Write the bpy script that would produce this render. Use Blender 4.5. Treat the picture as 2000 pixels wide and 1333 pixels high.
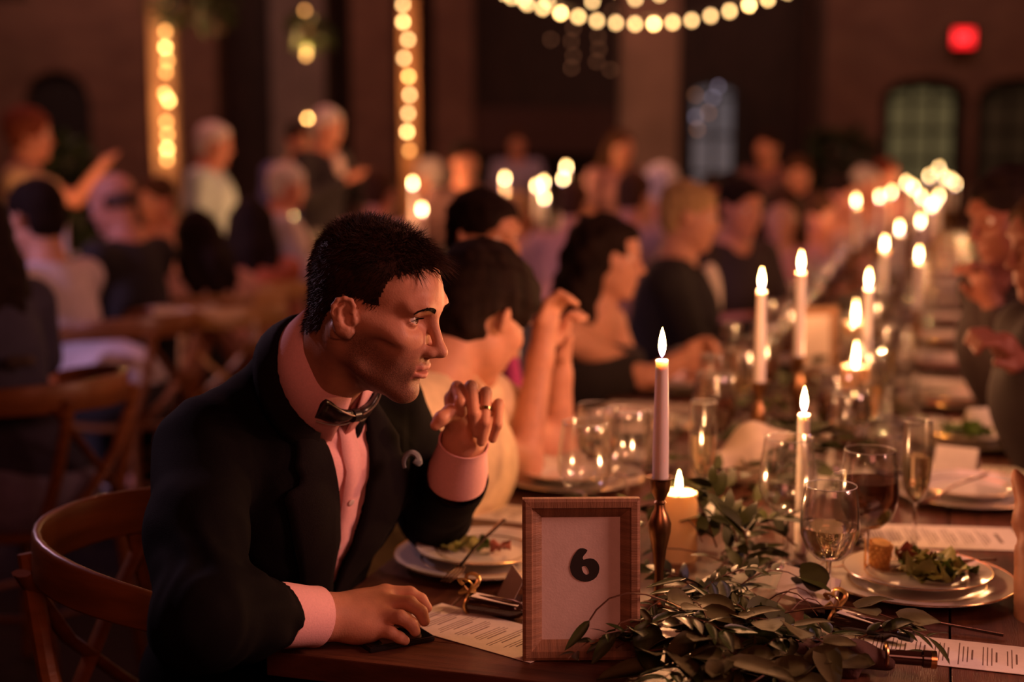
import bpy, bmesh, math, random
import numpy as np
from mathutils import Vector, Matrix, Euler
from mathutils.bvhtree import BVHTree
random.seed(7); RNG = np.random.default_rng(7)
for o in list(bpy.data.objects): bpy.data.objects.remove(o)
SC = bpy.context.scene; COL = SC.collection
R = math.radians

# ------------------------------------------------------------------ camera, exposure, world, lights
CAM_H = 1.435; PITCH = math.atan(376.5/2778.0)
cd = bpy.data.cameras.new('camera'); cam = bpy.data.objects.new('camera', cd); COL.objects.link(cam)
cam.location = (0, 0, CAM_H); cam.rotation_euler = (R(90)-PITCH, 0, 0)
cd.lens = 50; cd.sensor_width = 36; cd.clip_start = 0.05
cd.dof.use_dof = True; cd.dof.focus_distance = 1.93; cd.dof.aperture_fstop = 1.7
SC.camera = cam
SC.view_settings.view_transform = 'Standard'; SC.view_settings.look = 'None'
SC.view_settings.gamma = 1; SC.view_settings.use_curve_mapping = False
SC.view_settings.exposure = 0.0
SC.cycles.use_denoising = True; SC.cycles.use_adaptive_sampling = False
SC.cycles.max_bounces = 8; SC.cycles.transparent_max_bounces = 24; SC.cycles.caustics_refractive = False; SC.cycles.caustics_reflective = False
SC.cycles.sample_clamp_indirect = 4.0
w = bpy.data.worlds.new('world'); SC.world = w; w.use_nodes = True
w.node_tree.nodes['Background'].inputs[0].default_value = (0.30, 0.10, 0.075, 1)
w.node_tree.nodes['Background'].inputs[1].default_value = 0.006

def area(name, loc, target, size, power, color, sy=None):
    l = bpy.data.lights.new(name, 'AREA'); l.energy = power; l.color = color
    l.shape = 'RECTANGLE'; l.size = size; l.size_y = sy or size
    o = bpy.data.objects.new(name, l); COL.objects.link(o); o.location = loc
    o.rotation_euler = (Vector(target)-Vector(loc)).to_track_quat('-Z', 'Y').to_euler()
    return o
def spot(name, loc, target, power, color, ang=60, blend=0.6, rad=0.06):
    l = bpy.data.lights.new(name, 'SPOT'); l.energy = power; l.color = color
    l.spot_size = R(ang); l.spot_blend = blend; l.shadow_soft_size = rad
    o = bpy.data.objects.new(name, l); COL.objects.link(o); o.location = loc
    o.rotation_euler = (Vector(target)-Vector(loc)).to_track_quat('-Z', 'Y').to_euler()
    return o
def point(name, loc, power, color, rad=0.012):
    l = bpy.data.lights.new(name, 'POINT'); l.energy = power; l.color = color; l.shadow_soft_size = rad
    o = bpy.data.objects.new(name, l); COL.objects.link(o); o.location = loc
    return o
CANDLE = (1.0, 0.42, 0.17)
# dim reddish lamps under the ceiling of the hall (outside the frame), plus unseen fill, rim and wash lights added for effect
area('fill_front', (0.5, -1.5, 2.7), (0.0, 2.2, 0.9), 1.6, 27, (1.0, 0.26, 0.16))  # unseen fill added behind the camera to lift the camera-facing sides
area('fill_side', (2.7, 1.3, 2.15), (-0.2, 2.0, 1.05), 0.7, 62, (1.0, 0.41, 0.32))  # unseen fill floating in mid-air, added to light the face and shirt
spot('lavender_wash', (-5.6, 2.2, 3.6), (-1.6, 5.3, 1.05), 750, (0.74, 0.46, 0.84), 30, .7, .25)  # unseen lavender spot, kept narrow and aimed at the white-shirted man
spot('stage_rim', (-3.4, 5.2, 3.3), (-0.45, 2.05, 1.15), 210, (0.85, 0.52, 0.72), 22, .8, .15)  # unseen spot added to put a pale rim on the suited man's shoulder
area('hall_lamp_middle', (1.2, 8.0, 4.6), (1.0, 8.6, 0.0), 2.0, 72, (1.0, 0.28, 0.20), 4.0)
area('hall_lamp_left', (-3.4, 8.0, 4.6), (-2.8, 8.5, 0.0), 1.6, 66, (1.0, 0.29, 0.25), 3.0)
area('wall_wash_left', (-4.2, 12.6, 4.7), (-4.0, 15.2, 1.8), 3.0, 34, (1.0, 0.52, 0.41), .6)  # unseen area light added to brighten the back wall
area('wall_wash_right', (3.2, 12.9, 4.9), (3.2, 15.2, 1.8), 4.5, 44, (1.0, 0.50, 0.38), .6)  # added likewise, for the other stretch of the back wall

# ------------------------------------------------------------------ pixel helpers (real places from the photograph)
_c, _s = math.cos(PITCH), math.sin(PITCH)
def _ray(px, py):
    a = (px-1000)/2778.0; b = (666.5-py)/2778.0
    return Vector((a, _c+b*_s, b*_c-_s))
def PY(px, py, y):
    r = _ray(px, py); return Vector((0, 0, CAM_H))+r*(y/r.y)
def pix(P):
    d = Vector(P)-Vector((0, 0, CAM_H)); zc = d.y*_c-d.z*_s; yc = d.y*_s+d.z*_c
    return 1000+2778*d.x/zc, 666.5-2778*yc/zc
def PZ(px, py, z):
    r = _ray(px, py); return Vector((0, 0, CAM_H))+r*((z-CAM_H)/r.z)

# ------------------------------------------------------------------ materials
def _n(nt, t, **kw):
    n = nt.nodes.new(t)
    for k, v in kw.items(): setattr(n, k, v)
    return n
def mat(name, col, rough=0.6, metal=0.0, var=0.12, scale=12.0, bump=0.0, bscale=None, spec=0.5, emit=None, estr=0.0,
        sss=0.0, trans=0.0, ior=1.45, coat=0.0, stretch=None, col2=None, sheen=0.0, detail=4):
    m = bpy.data.materials.new(name); m.use_nodes = True; nt = m.node_tree
    b = nt.nodes['Principled BSDF']
    b.inputs['Roughness'].default_value = rough; b.inputs['Metallic'].default_value = metal
    b.inputs['Specular IOR Level'].default_value = spec; b.inputs['IOR'].default_value = ior
    b.inputs['Transmission Weight'].default_value = trans; b.inputs['Coat Weight'].default_value = coat
    b.inputs['Sheen Weight'].default_value = sheen
    if sss:
        b.inputs['Subsurface Weight'].default_value = sss; b.inputs['Subsurface Radius'].default_value = (1, .35, .2) if sss < .45 else (1, .8, .6)
        b.inputs['Subsurface Scale'].default_value = 0.006 if sss < .45 else 0.014
    tc = _n(nt, 'ShaderNodeTexCoord'); mp = _n(nt, 'ShaderNodeMapping')
    if stretch: mp.inputs['Scale'].default_value = stretch
    nt.links.new(tc.outputs['Object'], mp.inputs[0])
    nz = _n(nt, 'ShaderNodeTexNoise'); nz.inputs['Scale'].default_value = scale; nz.inputs['Detail'].default_value = detail
    nt.links.new(mp.outputs[0], nz.inputs['Vector'])
    rp = _n(nt, 'ShaderNodeValToRGB'); c = np.array(col[:3])
    c2 = np.array(col2) if col2 is not None else np.clip(c*(1+var), 0, 1); c1 = c*(1-var)
    rp.color_ramp.elements[0].color = (*c1, 1); rp.color_ramp.elements[1].color = (*c2, 1)
    rp.color_ramp.elements[0].position = .3; rp.color_ramp.elements[1].position = .7
    nt.links.new(nz.outputs['Fac'], rp.inputs[0]); nt.links.new(rp.outputs[0], b.inputs['Base Color'])
    if bump:
        n2 = _n(nt, 'ShaderNodeTexNoise'); n2.inputs['Scale'].default_value = bscale or scale*4; n2.inputs['Detail'].default_value = 3
        nt.links.new(mp.outputs[0], n2.inputs['Vector'])
        bp = _n(nt, 'ShaderNodeBump'); bp.inputs['Strength'].default_value = bump; bp.inputs['Distance'].default_value = 0.004
        nt.links.new(n2.outputs['Fac'], bp.inputs['Height']); nt.links.new(bp.outputs[0], b.inputs['Normal'])
    if emit is not None:
        b.inputs['Emission Color'].default_value = (*emit, 1); b.inputs['Emission Strength'].default_value = estr
    return m

def glass_mat(name, tint=(1, 1, 1), rough=0.14):
    m = bpy.data.materials.new(name); m.use_nodes = True; nt = m.node_tree; nt.nodes.clear()
    out = _n(nt, 'ShaderNodeOutputMaterial'); tr = _n(nt, 'ShaderNodeBsdfTransparent'); gl = _n(nt, 'ShaderNodeBsdfGlossy')
    tr.inputs[0].default_value = (*tint, 1); gl.inputs['Roughness'].default_value = rough
    lw = _n(nt, 'ShaderNodeLayerWeight'); lw.inputs[0].default_value = .5
    pw = _n(nt, 'ShaderNodeMath', operation='POWER'); nt.links.new(lw.outputs['Facing'], pw.inputs[0]); pw.inputs[1].default_value = 3.2
    fr = _n(nt, 'ShaderNodeMath', operation='MULTIPLY_ADD'); nt.links.new(pw.outputs[0], fr.inputs[0]); fr.inputs[1].default_value = .82; fr.inputs[2].default_value = .11
    nz = _n(nt, 'ShaderNodeTexNoise'); nz.inputs['Scale'].default_value = 30
    bp = _n(nt, 'ShaderNodeBump'); bp.inputs['Strength'].default_value = 0.06; bp.inputs['Distance'].default_value = 0.002
    nt.links.new(nz.outputs['Fac'], bp.inputs['Height']); nt.links.new(bp.outputs[0], gl.inputs['Normal'])
    mx = _n(nt, 'ShaderNodeMixShader')
    nt.links.new(fr.outputs[0], mx.inputs[0]); nt.links.new(tr.outputs[0], mx.inputs[1]); nt.links.new(gl.outputs[0], mx.inputs[2])
    nt.links.new(mx.outputs[0], out.inputs[0]); return m
def flame_mat(name, col, strength):
    m = bpy.data.materials.new(name); m.use_nodes = True; nt = m.node_tree; nt.nodes.clear()
    out = _n(nt, 'ShaderNodeOutputMaterial'); tr = _n(nt, 'ShaderNodeBsdfTransparent'); em = _n(nt, 'ShaderNodeEmission')
    tc = _n(nt, 'ShaderNodeTexCoord'); sp = _n(nt, 'ShaderNodeSeparateXYZ'); rp = _n(nt, 'ShaderNodeValToRGB')
    e = rp.color_ramp.elements
    e[0].position = 0.0; e[0].color = (0.10, 0.12, 0.5, 1); e[1].position = 1.0; e[1].color = (col[0], col[1]*.8, col[2]*.6, 1)
    k = rp.color_ramp.elements.new(.16); k.color = (0.5, 0.25, 0.25, 1)
    k = rp.color_ramp.elements.new(.34); k.color = (*col, 1)
    nt.links.new(tc.outputs['Generated'], sp.inputs[0]); nt.links.new(sp.outputs['Z'], rp.inputs[0]); nt.links.new(rp.outputs[0], em.inputs[0])
    em.inputs[1].default_value = strength
    ad = _n(nt, 'ShaderNodeAddShader'); nt.links.new(tr.outputs[0], ad.inputs[0]); nt.links.new(em.outputs[0], ad.inputs[1])
    nt.links.new(ad.outputs[0], out.inputs[0]); return m

M = {}
M['flame'] = flame_mat('candle_flame', (1.0, 0.66, 0.26), 22.0)
M['wax'] = mat('white_wax', (.80, .74, .70), .42, var=.05, sss=.5)
M['wax_cream'] = mat('cream_wax', (.82, .66, .44), .45, var=.06)
def wax_glow(m):
    nt = m.node_tree; b = nt.nodes['Principled BSDF']; out = [n for n in nt.nodes if n.type == 'OUTPUT_MATERIAL'][0]
    tl_ = _n(nt, 'ShaderNodeBsdfTranslucent'); tl_.inputs[0].default_value = (.95, .62, .28, 1); mx = _n(nt, 'ShaderNodeMixShader'); mx.inputs[0].default_value = .45
    nt.links.new(b.outputs[0], mx.inputs[1]); nt.links.new(tl_.outputs[0], mx.inputs[2]); nt.links.new(mx.outputs[0], out.inputs[0])
wax_glow(M['wax_cream'])
M['wick'] = mat('wick', (.03, .02, .015), .9)
M['brass'] = mat('aged_brass', (.30, .16, .07), .32, 1.0, var=.35, scale=30)
M['gold'] = mat('gold_rim', (.85, .55, .22), .25, 1.0, var=.1)
M['steel'] = mat('rose_cutlery', (.70, .50, .38), .22, 1.0, var=.08)
M['china'] = mat('glazed_china', (.70, .64, .58), .14, var=.04, spec=.6, coat=.3)
M['paper'] = mat('card_paper', (.78, .70, .60), .75, var=.05, scale=60, bump=.1)
M['ink'] = mat('dark_ink', (.02, .014, .012), .7)
M['greyink'] = mat('menu_ink', (.16, .10, .07), .8)
M['oak'] = mat('pale_oak', (.30, .155, .085), .5, var=.28, scale=9, bump=.25, bscale=60, stretch=(1, 1, 14))
M['oakh'] = mat('pale_oak_crossgrain', (.30, .155, .085), .5, var=.28, scale=9, bump=.25, bscale=60, stretch=(14, 1, 1))
M['mat_board'] = mat('frame_print', (.74, .60, .54), .7, var=.04, scale=90, bump=.06)
M['table'] = mat('dark_table_plank', (.115, .042, .022), .38, var=.4, scale=5, bump=.2, bscale=40, stretch=(18, 1.2, 4), spec=.5)
M['table_b'] = mat('dark_table_plank_b', (.090, .034, .018), .40, var=.4, scale=5, bump=.2, bscale=40, stretch=(18, 1.2, 4), spec=.5)
M['chairwood'] = mat('bentwood_honey', (.20, .070, .020), .34, var=.3, scale=6, bump=.1, stretch=(1, 1, 6))
M['goldchair'] = mat('pale_chair_wood', (.46, .25, .08), .4, var=.25, scale=6, stretch=(1, 1, 6))
M['rush'] = mat('woven_seat', (.42, .24, .10), .8, var=.3, scale=60, bump=.5)
M['glass'] = glass_mat('clear_glass')
M['ribbon'] = mat('gold_ribbon', (.62, .40, .14), .3, .8, var=.2)
M['darkglass'] = mat('dark_bottle', (.03, .012, .008), .08, var=.2, spec=.7, coat=.6)
M['black_plastic'] = mat('black_plastic', (.012, .010, .010), .22, spec=.6)
M['screen'] = mat('phone_glass', (.008, .007, .007), .06, spec=.7)
M['white_wine'] = mat('white_wine', (.98, .86, .56), .02, var=.01, trans=.95, ior=1.33)
M['red_wine'] = mat('dark_wine', (.20, .07, .03), .03, var=.05, trans=.8, ior=1.34)
M['water'] = mat('water', (.98, .94, .88), .02, var=.01, trans=.96, ior=1.33)
M['leaf_dark'] = mat('ruscus_leaf', (.026, .040, .008), .40, var=.35, scale=25, spec=.42)
M['leaf_pale'] = mat('eucalyptus_leaf', (.075, .064, .024), .65, var=.25, scale=25, spec=.2)
M['leaf_mid'] = mat('bay_leaf', (.040, .047, .010), .5, var=.3, scale=25, spec=.28)
M['stem'] = mat('red_brown_stem', (.12, .05, .025), .6)
M['lettuce'] = mat('lettuce_leaf', (.30, .36, .07), .4, var=.4, scale=30, col2=(.52, .50, .18), sss=.2)
M['lettuce_dark'] = mat('dark_lettuce_leaf', (.10, .17, .03), .4, var=.4, scale=30, sss=.2)
M['corn'] = mat('baked_bread', (.72, .40, .12), .6, var=.25, scale=40, bump=.4)
M['meat'] = mat('cured_meat', (.34, .10, .06), .45, var=.4, scale=30)
M['napkin_dark'] = mat('brown_napkin', (.060, .024, .017), .85, var=.15, scale=40, bump=.3)
M['napkin_pale'] = mat('pale_napkin', (.58, .47, .36), .85, var=.1, scale=40, bump=.3)

# ------------------------------------------------------------------ object helpers
def link(name, me, m=None, parent=None, world=False):
    o = bpy.data.objects.new(name, me); COL.objects.link(o)
    if m is not None and not me.materials: me.materials.append(m)
    if parent is not None:
        o.parent = parent
        if world: o.matrix_parent_inverse = (Matrix.Translation(parent.location) @ parent.rotation_euler.to_matrix().to_4x4()).inverted()
    return o
def tag(o, label, cat, group=None, kind=None):
    o['label'] = label; o['category'] = cat
    if group: o['group'] = group
    if kind: o['kind'] = kind
    return o
def thing(name, label, cat, loc=(0, 0, 0), rz=0, group=None):
    o = bpy.data.objects.new(name, None); COL.objects.link(o); o.empty_display_size = .05
    o.location = loc; o.rotation_euler = (0, 0, rz)
    return tag(o, label, cat, group)
def struct(o): o['kind'] = 'structure'; return o
def dup(root, loc, rz=None, label=None, group=None, only=None):
    r = root.copy(); COL.objects.link(r); r.location = loc
    if rz is not None: r.rotation_euler = (0, 0, rz)
    if label: r['label'] = label
    if group: r['group'] = group
    for ch in root.children:
        if only and not any(ch.name.startswith(k) for k in only): continue
        c = ch.copy(); COL.objects.link(c); c.parent = r
        for g in ch.children:
            d = g.copy(); COL.objects.link(d); d.parent = c
    return r
def mesh(name, V, F, smooth=True):
    me = bpy.data.meshes.new(name)
    me.from_pydata([tuple(map(float, v)) for v in V], [], [tuple(map(int, f)) for f in F])
    if smooth: me.polygons.foreach_set('use_smooth', [True]*len(me.polygons))
    me.update(); return me
def mesh_np(name, V, Q):
    """fast quad mesh from numpy arrays"""
    me = bpy.data.meshes.new(name); n = len(Q)
    me.vertices.add(len(V)); me.vertices.foreach_set('co', np.asarray(V, np.float32).ravel())
    me.loops.add(n*4); me.loops.foreach_set('vertex_index', np.asarray(Q, np.int32).ravel())
    me.polygons.add(n); me.polygons.foreach_set('loop_start', np.arange(0, n*4, 4, dtype=np.int32))
    me.polygons.foreach_set('use_smooth', np.ones(n, bool))
    me.update(calc_edges=True); return me
class MB:
    """collects simple shapes into one mesh"""
    def __init__(s): s.V = []; s.F = []
    def add(s, V, F, mtx=None):
        b = len(s.V)
        for v in V: s.V.append(tuple(mtx @ Vector(v)) if mtx is not None else tuple(v))
        for f in F: s.F.append(tuple(i+b for i in f))
        return s
    def box(s, lo, hi, mtx=None, bevel=0):
        bm = bmesh.new(); bmesh.ops.create_cube(bm, size=1)
        lo = Vector(lo); hi = Vector(hi); c = (lo+hi)/2; d = hi-lo
        for v in bm.verts: v.co = Vector((v.co.x*d.x, v.co.y*d.y, v.co.z*d.z))+c
        if bevel: bmesh.ops.bevel(bm, geom=list(bm.edges), offset=bevel, segments=2, affect='EDGES', profile=.6)
        bm.verts.index_update(); bm.verts.ensure_lookup_table()
        s.add([v.co.copy() for v in bm.verts], [[v.index for v in f.verts] for f in bm.faces], mtx); bm.free(); return s
    def lathe(s, prof, n=32, mtx=None, close=False):
        V = []; F = []
        for (r, z) in prof:
            for i in range(n):
                a = 2*math.pi*i/n; V.append((r*math.cos(a), r*math.sin(a), z))
        m = len(prof)
        for j in range(m-1):
            for i in range(n):
                k = (i+1) % n; F.append((j*n+i, j*n+k, (j+1)*n+k, (j+1)*n+i))
        if close:
            for i in range(n):
                k = (i+1) % n; F.append(((m-1)*n+i, (m-1)*n+k, k, i))
        else:
            if prof[0][0] > 1e-5: F.append(tuple(reversed(range(n))))
            if prof[-1][0] > 1e-5: F.append(tuple((m-1)*n+i for i in range(n)))
        s.add(V, F, mtx); return s
    def tube(s, pts, r, n=8, cap=True, flat=None, mtx=None):
        pts = [Vector(p) for p in pts]; V = []; F = []; L = len(pts)
        rs = r if isinstance(r, (list, tuple)) else [r]*L
        up = Vector((0, 0, 1))
        t0 = (pts[1]-pts[0]).normalized()
        if abs(t0.dot(up)) > .9: up = Vector((1, 0, 0))
        u = t0.cross(up).normalized()
        for i, p in enumerate(pts):
            t = (pts[min(i+1, L-1)]-pts[max(i-1, 0)]).normalized()
            u = (u-t*u.dot(t)).normalized(); v = t.cross(u)
            for k in range(n):
                a = 2*math.pi*k/n
                V.append(p+u*math.cos(a)*rs[i]+v*math.sin(a)*rs[i]*(flat or 1))
        for i in range(L-1):
            for k in range(n):
                q = (k+1) % n; F.append((i*n+k, i*n+q, (i+1)*n+q, (i+1)*n+k))
        if cap: F.append(tuple(reversed(range(n)))); F.append(tuple((L-1)*n+k for k in range(n)))
        s.add(V, F, mtx); return s
    def build(s, name, m=None, parent=None, smooth=True, world=False):
        me = mesh(name, s.V, s.F, smooth)
        if smooth:
            me.polygons.foreach_set('use_smooth', [True]*len(me.polygons))
            try: me.set_sharp_from_angle(angle=R(40))
            except Exception: pass
        return link(name, me, m, parent, world)
def Ruf(right, fwd, up):
    m = np.array([right, fwd, up], float).T; return m
def frame_yaw(yaw, pitch=0.0, roll=0.0):
    """columns right, forward, up. yaw: heading measured from +x towards +y; pitch>0 looks down."""
    f = np.array([math.cos(yaw), math.sin(yaw), 0]); u = np.array([0, 0, 1.0]); r = np.cross(f, u)
    f2 = f*math.cos(pitch)-u*math.sin(pitch); u2 = u*math.cos(pitch)+f*math.sin(pitch)
    if roll:
        r, u2 = r*math.cos(roll)+u2*math.sin(roll), u2*math.cos(roll)-r*math.sin(roll)
    return Ruf(r, f2, u2)

# ------------------------------------------------------------------ implicit bodies: smooth unions meshed with surface nets
class SDF:
    def __init__(s): s.ops = []; s.fr = (np.eye(3), np.zeros(3), 1.0)
    def frame(s, Rm=None, O=None, sc=1.0):
        s.fr = (np.eye(3) if Rm is None else np.asarray(Rm), np.zeros(3) if O is None else np.asarray(O, float), sc); return s
    def W(s, p): return s.fr[0] @ (np.asarray(p, float)*s.fr[2])+s.fr[1]
    def cap(s, a, b, ra, rb=None, k=.02, op='+'):
        sc = s.fr[2]; s.ops.append(('c', s.W(a), s.W(b), ra*sc, (ra if rb is None else rb)*sc, k*sc, op)); return s
    def ell(s, c, r, k=.02, op='+', Rm=None):
        sc = s.fr[2]; RR = s.fr[0] if Rm is None else s.fr[0] @ Rm
        s.ops.append(('e', s.W(c), np.asarray(r, float)*sc, RR, None, k*sc, op)); return s
    def box(s, c, h, rad, k=.01, op='+', Rm=None):
        sc = s.fr[2]; RR = s.fr[0] if Rm is None else s.fr[0] @ Rm
        s.ops.append(('b', s.W(c), np.asarray(h, float)*sc, RR, rad*sc, k*sc, op)); return s
    def fn(s, c, rad, f, k=.004, op='+'):
        sc = s.fr[2]; s.ops.append(('f', s.W(c), rad*sc, (s.fr[0], sc), f, k*sc, op)); return s
    def chain(s, pts, rs, k=.012):
        for i in range(len(pts)-1): s.cap(pts[i], pts[i+1], rs[i], rs[i+1], k)
        return s
    def bounds(s):
        lo = np.full(3, 1e9); hi = -lo
        for o in s.ops:
            if o[-1] != '+': continue
            a, b = s._bb(o); lo = np.minimum(lo, a); hi = np.maximum(hi, b)
        return lo, hi
    def _bb(s, o):
        if o[0] == 'c':
            r = max(o[3], o[4]); return np.minimum(o[1], o[2])-r, np.maximum(o[1], o[2])+r
        if o[0] == 'e': e = np.sqrt(((o[3]*o[2])**2).sum(1)); return o[1]-e, o[1]+e
        if o[0] == 'b': e = np.abs(o[3]*o[2]).sum(1)+o[4]; return o[1]-e, o[1]+e
        return o[1]-o[2], o[1]+o[2]
    def mesh(s, name, h, disp=None):
        lo, hi = s.bounds(); lo = lo-3*h; hi = hi+3*h
        n = np.ceil((hi-lo)/h).astype(int)+1
        ax = [(lo[i]+h*np.arange(n[i])).astype(np.float32) for i in range(3)]
        D = np.full(n, .5, np.float32)
        for o in s.ops:
            a, b = s._bb(o); k = o[5]; m = k+2.5*h
            i0 = np.clip(np.floor((a-m-lo)/h).astype(int), 0, n-1); i1 = np.clip(np.ceil((b+m-lo)/h).astype(int)+1, 1, n)
            if (i1 <= i0).any(): continue
            sl = tuple(slice(i0[q], i1[q]) for q in range(3))
            X = ax[0][sl[0]][:, None, None]; Y = ax[1][sl[1]][None, :, None]; Z = ax[2][sl[2]][None, None, :]
            if o[0] == 'c':
                A = o[1].astype(np.float32); ba = (o[2]-o[1]).astype(np.float32); L = float(ba @ ba) or 1e-12
                dx, dy, dz = X-A[0], Y-A[1], Z-A[2]
                t = np.clip((dx*ba[0]+dy*ba[1]+dz*ba[2])/L, 0, 1)
                d = np.sqrt((dx-t*ba[0])**2+(dy-t*ba[1])**2+(dz-t*ba[2])**2)-(o[3]+(o[4]-o[3])*t)
            else:
                Rm = (o[3][0] if o[0] == 'f' else o[3]).astype(np.float32); dx, dy, dz = X-o[1][0], Y-o[1][1], Z-o[1][2]
                q = [dx*Rm[0, j]+dy*Rm[1, j]+dz*Rm[2, j] for j in range(3)]
                if o[0] == 'e':
                    r = o[2]; k0 = np.sqrt((q[0]/r[0])**2+(q[1]/r[1])**2+(q[2]/r[2])**2)
                    k1 = np.sqrt((q[0]/r[0]**2)**2+(q[1]/r[1]**2)**2+(q[2]/r[2]**2)**2)+1e-9
                    d = k0*(k0-1)/k1
                elif o[0] == 'b':
                    e = [np.abs(q[j])-o[2][j] for j in range(3)]
                    d = np.sqrt(sum(np.maximum(v, 0)**2 for v in e))+np.minimum(np.maximum(np.maximum(e[0], e[1]), e[2]), 0)-o[4]
                else:
                    sc = o[3][1]; d = o[4](q[0]/sc, q[1]/sc, q[2]/sc)*sc
            d = d.astype(np.float32); cur = D[sl]
            if o[6] == '+':
                if k > 0:
                    hh = np.maximum(k-np.abs(cur-d), 0)/k; D[sl] = np.minimum(cur, d)-hh*hh*k*.25
                else: D[sl] = np.minimum(cur, d)
            else:
                d = -d
                if k > 0:
                    hh = np.maximum(k-np.abs(cur-d), 0)/k; D[sl] = np.maximum(cur, d)+hh*hh*k*.25
                else: D[sl] = np.maximum(cur, d)
        if disp is not None: D += disp(ax[0][:, None, None], ax[1][None, :, None], ax[2][None, None, :]).astype(np.float32)
        V, Q = surface_nets(D, lo, h)
        return mesh_np(name, V, Q)
def surface_nets(D, lo, h):
    ins = D < 0; nx, ny, nz = D.shape
    cnt = np.zeros((nx-1, ny-1, nz-1), np.int8)
    for a in (0, 1):
        for b in (0, 1):
            for c in (0, 1): cnt += ins[a:nx-1+a, b:ny-1+b, c:nz-1+c]
    act = np.argwhere((cnt > 0) & (cnt < 8)); idx = np.full(cnt.shape, -1, np.int32)
    idx[act[:, 0], act[:, 1], act[:, 2]] = np.arange(len(act))
    P = np.zeros((len(act), 3)); C = np.zeros(len(act))
    cor = [(a, b, c) for a in (0, 1) for b in (0, 1) for c in (0, 1)]
    val = {c: D[act[:, 0]+c[0], act[:, 1]+c[1], act[:, 2]+c[2]].astype(np.float64) for c in cor}
    for c in cor:
        for ax in range(3):
            if c[ax]: continue
            e = list(c); e[ax] = 1; e = tuple(e); v0, v1 = val[c], val[e]; m = (v0 < 0) != (v1 < 0)
            t = np.where(m, v0/np.where(m, v0-v1, 1), 0); p = np.tile(np.array(c, float), (len(act), 1)); p[:, ax] += t
            P[m] += p[m]; C[m] += 1
    V = (act+P/C[:, None])*h+lo
    Qs = []
    for ax in range(3):
        o1, o2 = (ax+1) % 3, (ax+2) % 3
        sl0 = [slice(1, -1)]*3; sl1 = [slice(1, -1)]*3; sl0[ax] = slice(0, -1); sl1[ax] = slice(1, None)
        a, b = ins[tuple(sl0)], ins[tuple(sl1)]; e = np.argwhere(a != b); fl = a[e[:, 0], e[:, 1], e[:, 2]]
        off = np.array([1, 1, 1]); off[ax] = 0; e = e+off
        def cell(d1, d2):
            q = e.copy(); q[:, o1] -= d1; q[:, o2] -= d2; return idx[q[:, 0], q[:, 1], q[:, 2]]
        q = np.stack([cell(1, 1), cell(0, 1), cell(0, 0), cell(1, 0)], 1)
        q[~fl] = q[~fl][:, ::-1]; Qs.append(q)
    return V, np.concatenate(Qs)
# ------------------------------------------------------------------ table axes
TA = R(16.8); TC = Vector((-.338, 1.88, .75)); TD = Vector((math.sin(TA), math.cos(TA), 0)); TN = Vector((math.cos(TA), -math.sin(TA), 0)); TRZ = -TA
def T(u, v, z=0.0): return TC+TD*u+TN*v+Vector((0, 0, z))
TW = 1.08

# ------------------------------------------------------------------ room shell
M['floor'] = mat('dark_plank_floor', (.014, .006, .004), .8, spec=.15, var=.5, scale=3, bump=.2, stretch=(1, 14, 1))
def brick_mat(name, c1, c2, mortar):
    m = bpy.data.materials.new(name); m.use_nodes = True; nt = m.node_tree; b = nt.nodes['Principled BSDF']
    tc = _n(nt, 'ShaderNodeTexCoord'); sp = _n(nt, 'ShaderNodeSeparateXYZ'); mp = _n(nt, 'ShaderNodeCombineXYZ'); ad = _n(nt, 'ShaderNodeMath', operation='ADD')
    bt_ = _n(nt, 'ShaderNodeTexBrick'); bt_.inputs['Color1'].default_value = (*c1, 1); bt_.inputs['Color2'].default_value = (*c2, 1); bt_.inputs['Mortar'].default_value = (*mortar, 1)
    bt_.inputs['Scale'].default_value = 2.2; bt_.inputs['Mortar Size'].default_value = .012
    nt.links.new(tc.outputs['Object'], sp.inputs[0]); nt.links.new(sp.outputs[0], ad.inputs[0]); nt.links.new(sp.outputs[1], ad.inputs[1]); nt.links.new(ad.outputs[0], mp.inputs[0]); nt.links.new(sp.outputs[2], mp.inputs[1]); nt.links.new(mp.outputs[0], bt_.inputs['Vector'])
    nz = _n(nt, 'ShaderNodeTexNoise'); nz.inputs['Scale'].default_value = .8; nt.links.new(tc.outputs['Object'], nz.inputs['Vector'])
    mx = _n(nt, 'ShaderNodeMix', data_type='RGBA', blend_type='MULTIPLY'); mx.inputs[0].default_value = .5
    nt.links.new(bt_.outputs['Color'], mx.inputs[6]); nt.links.new(nz.outputs['Fac'], mx.inputs[7]); nt.links.new(mx.outputs[2], b.inputs['Base Color'])
    bp = _n(nt, 'ShaderNodeBump'); bp.inputs['Strength'].default_value = .6; bp.inputs['Distance'].default_value = .01
    nt.links.new(bt_.outputs['Fac'], bp.inputs['Height']); bp.invert = True; nt.links.new(bp.outputs[0], b.inputs['Normal'])
    b.inputs['Roughness'].default_value = .9; return m
M['brick'] = brick_mat('brown_brick', (.26, .125, .080), (.20, .090, .060), (.17, .11, .085))
M['stone'] = mat('grey_plaster_pier', (.20, .145, .125), .85, var=.2, scale=2.5, bump=.3)
M['darkwall'] = mat('dark_timber_wall', (.030, .015, .011), .8, var=.4, scale=4, stretch=(6, 6, 1))
M['ceiling'] = mat('dark_ceiling', (.03, .016, .012), .9, var=.3)
M['beam'] = mat('dark_beam', (.04, .02, .013), .8, var=.3)
M['door'] = mat('black_door', (.012, .007, .006), .6)
M['pane'] = mat('window_pane', (.05, .045, .03), .25, emit=(.62, .48, .20), estr=.13)
M['pane_blue'] = mat('bluish_window_pane', (.05, .05, .06), .25, emit=(.42, .38, .42), estr=.16)
WY = 15.0
def wx(px): return (px-1000)/2778*WY*1.0
def wz(py): return PY(1000, py, WY).z
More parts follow.
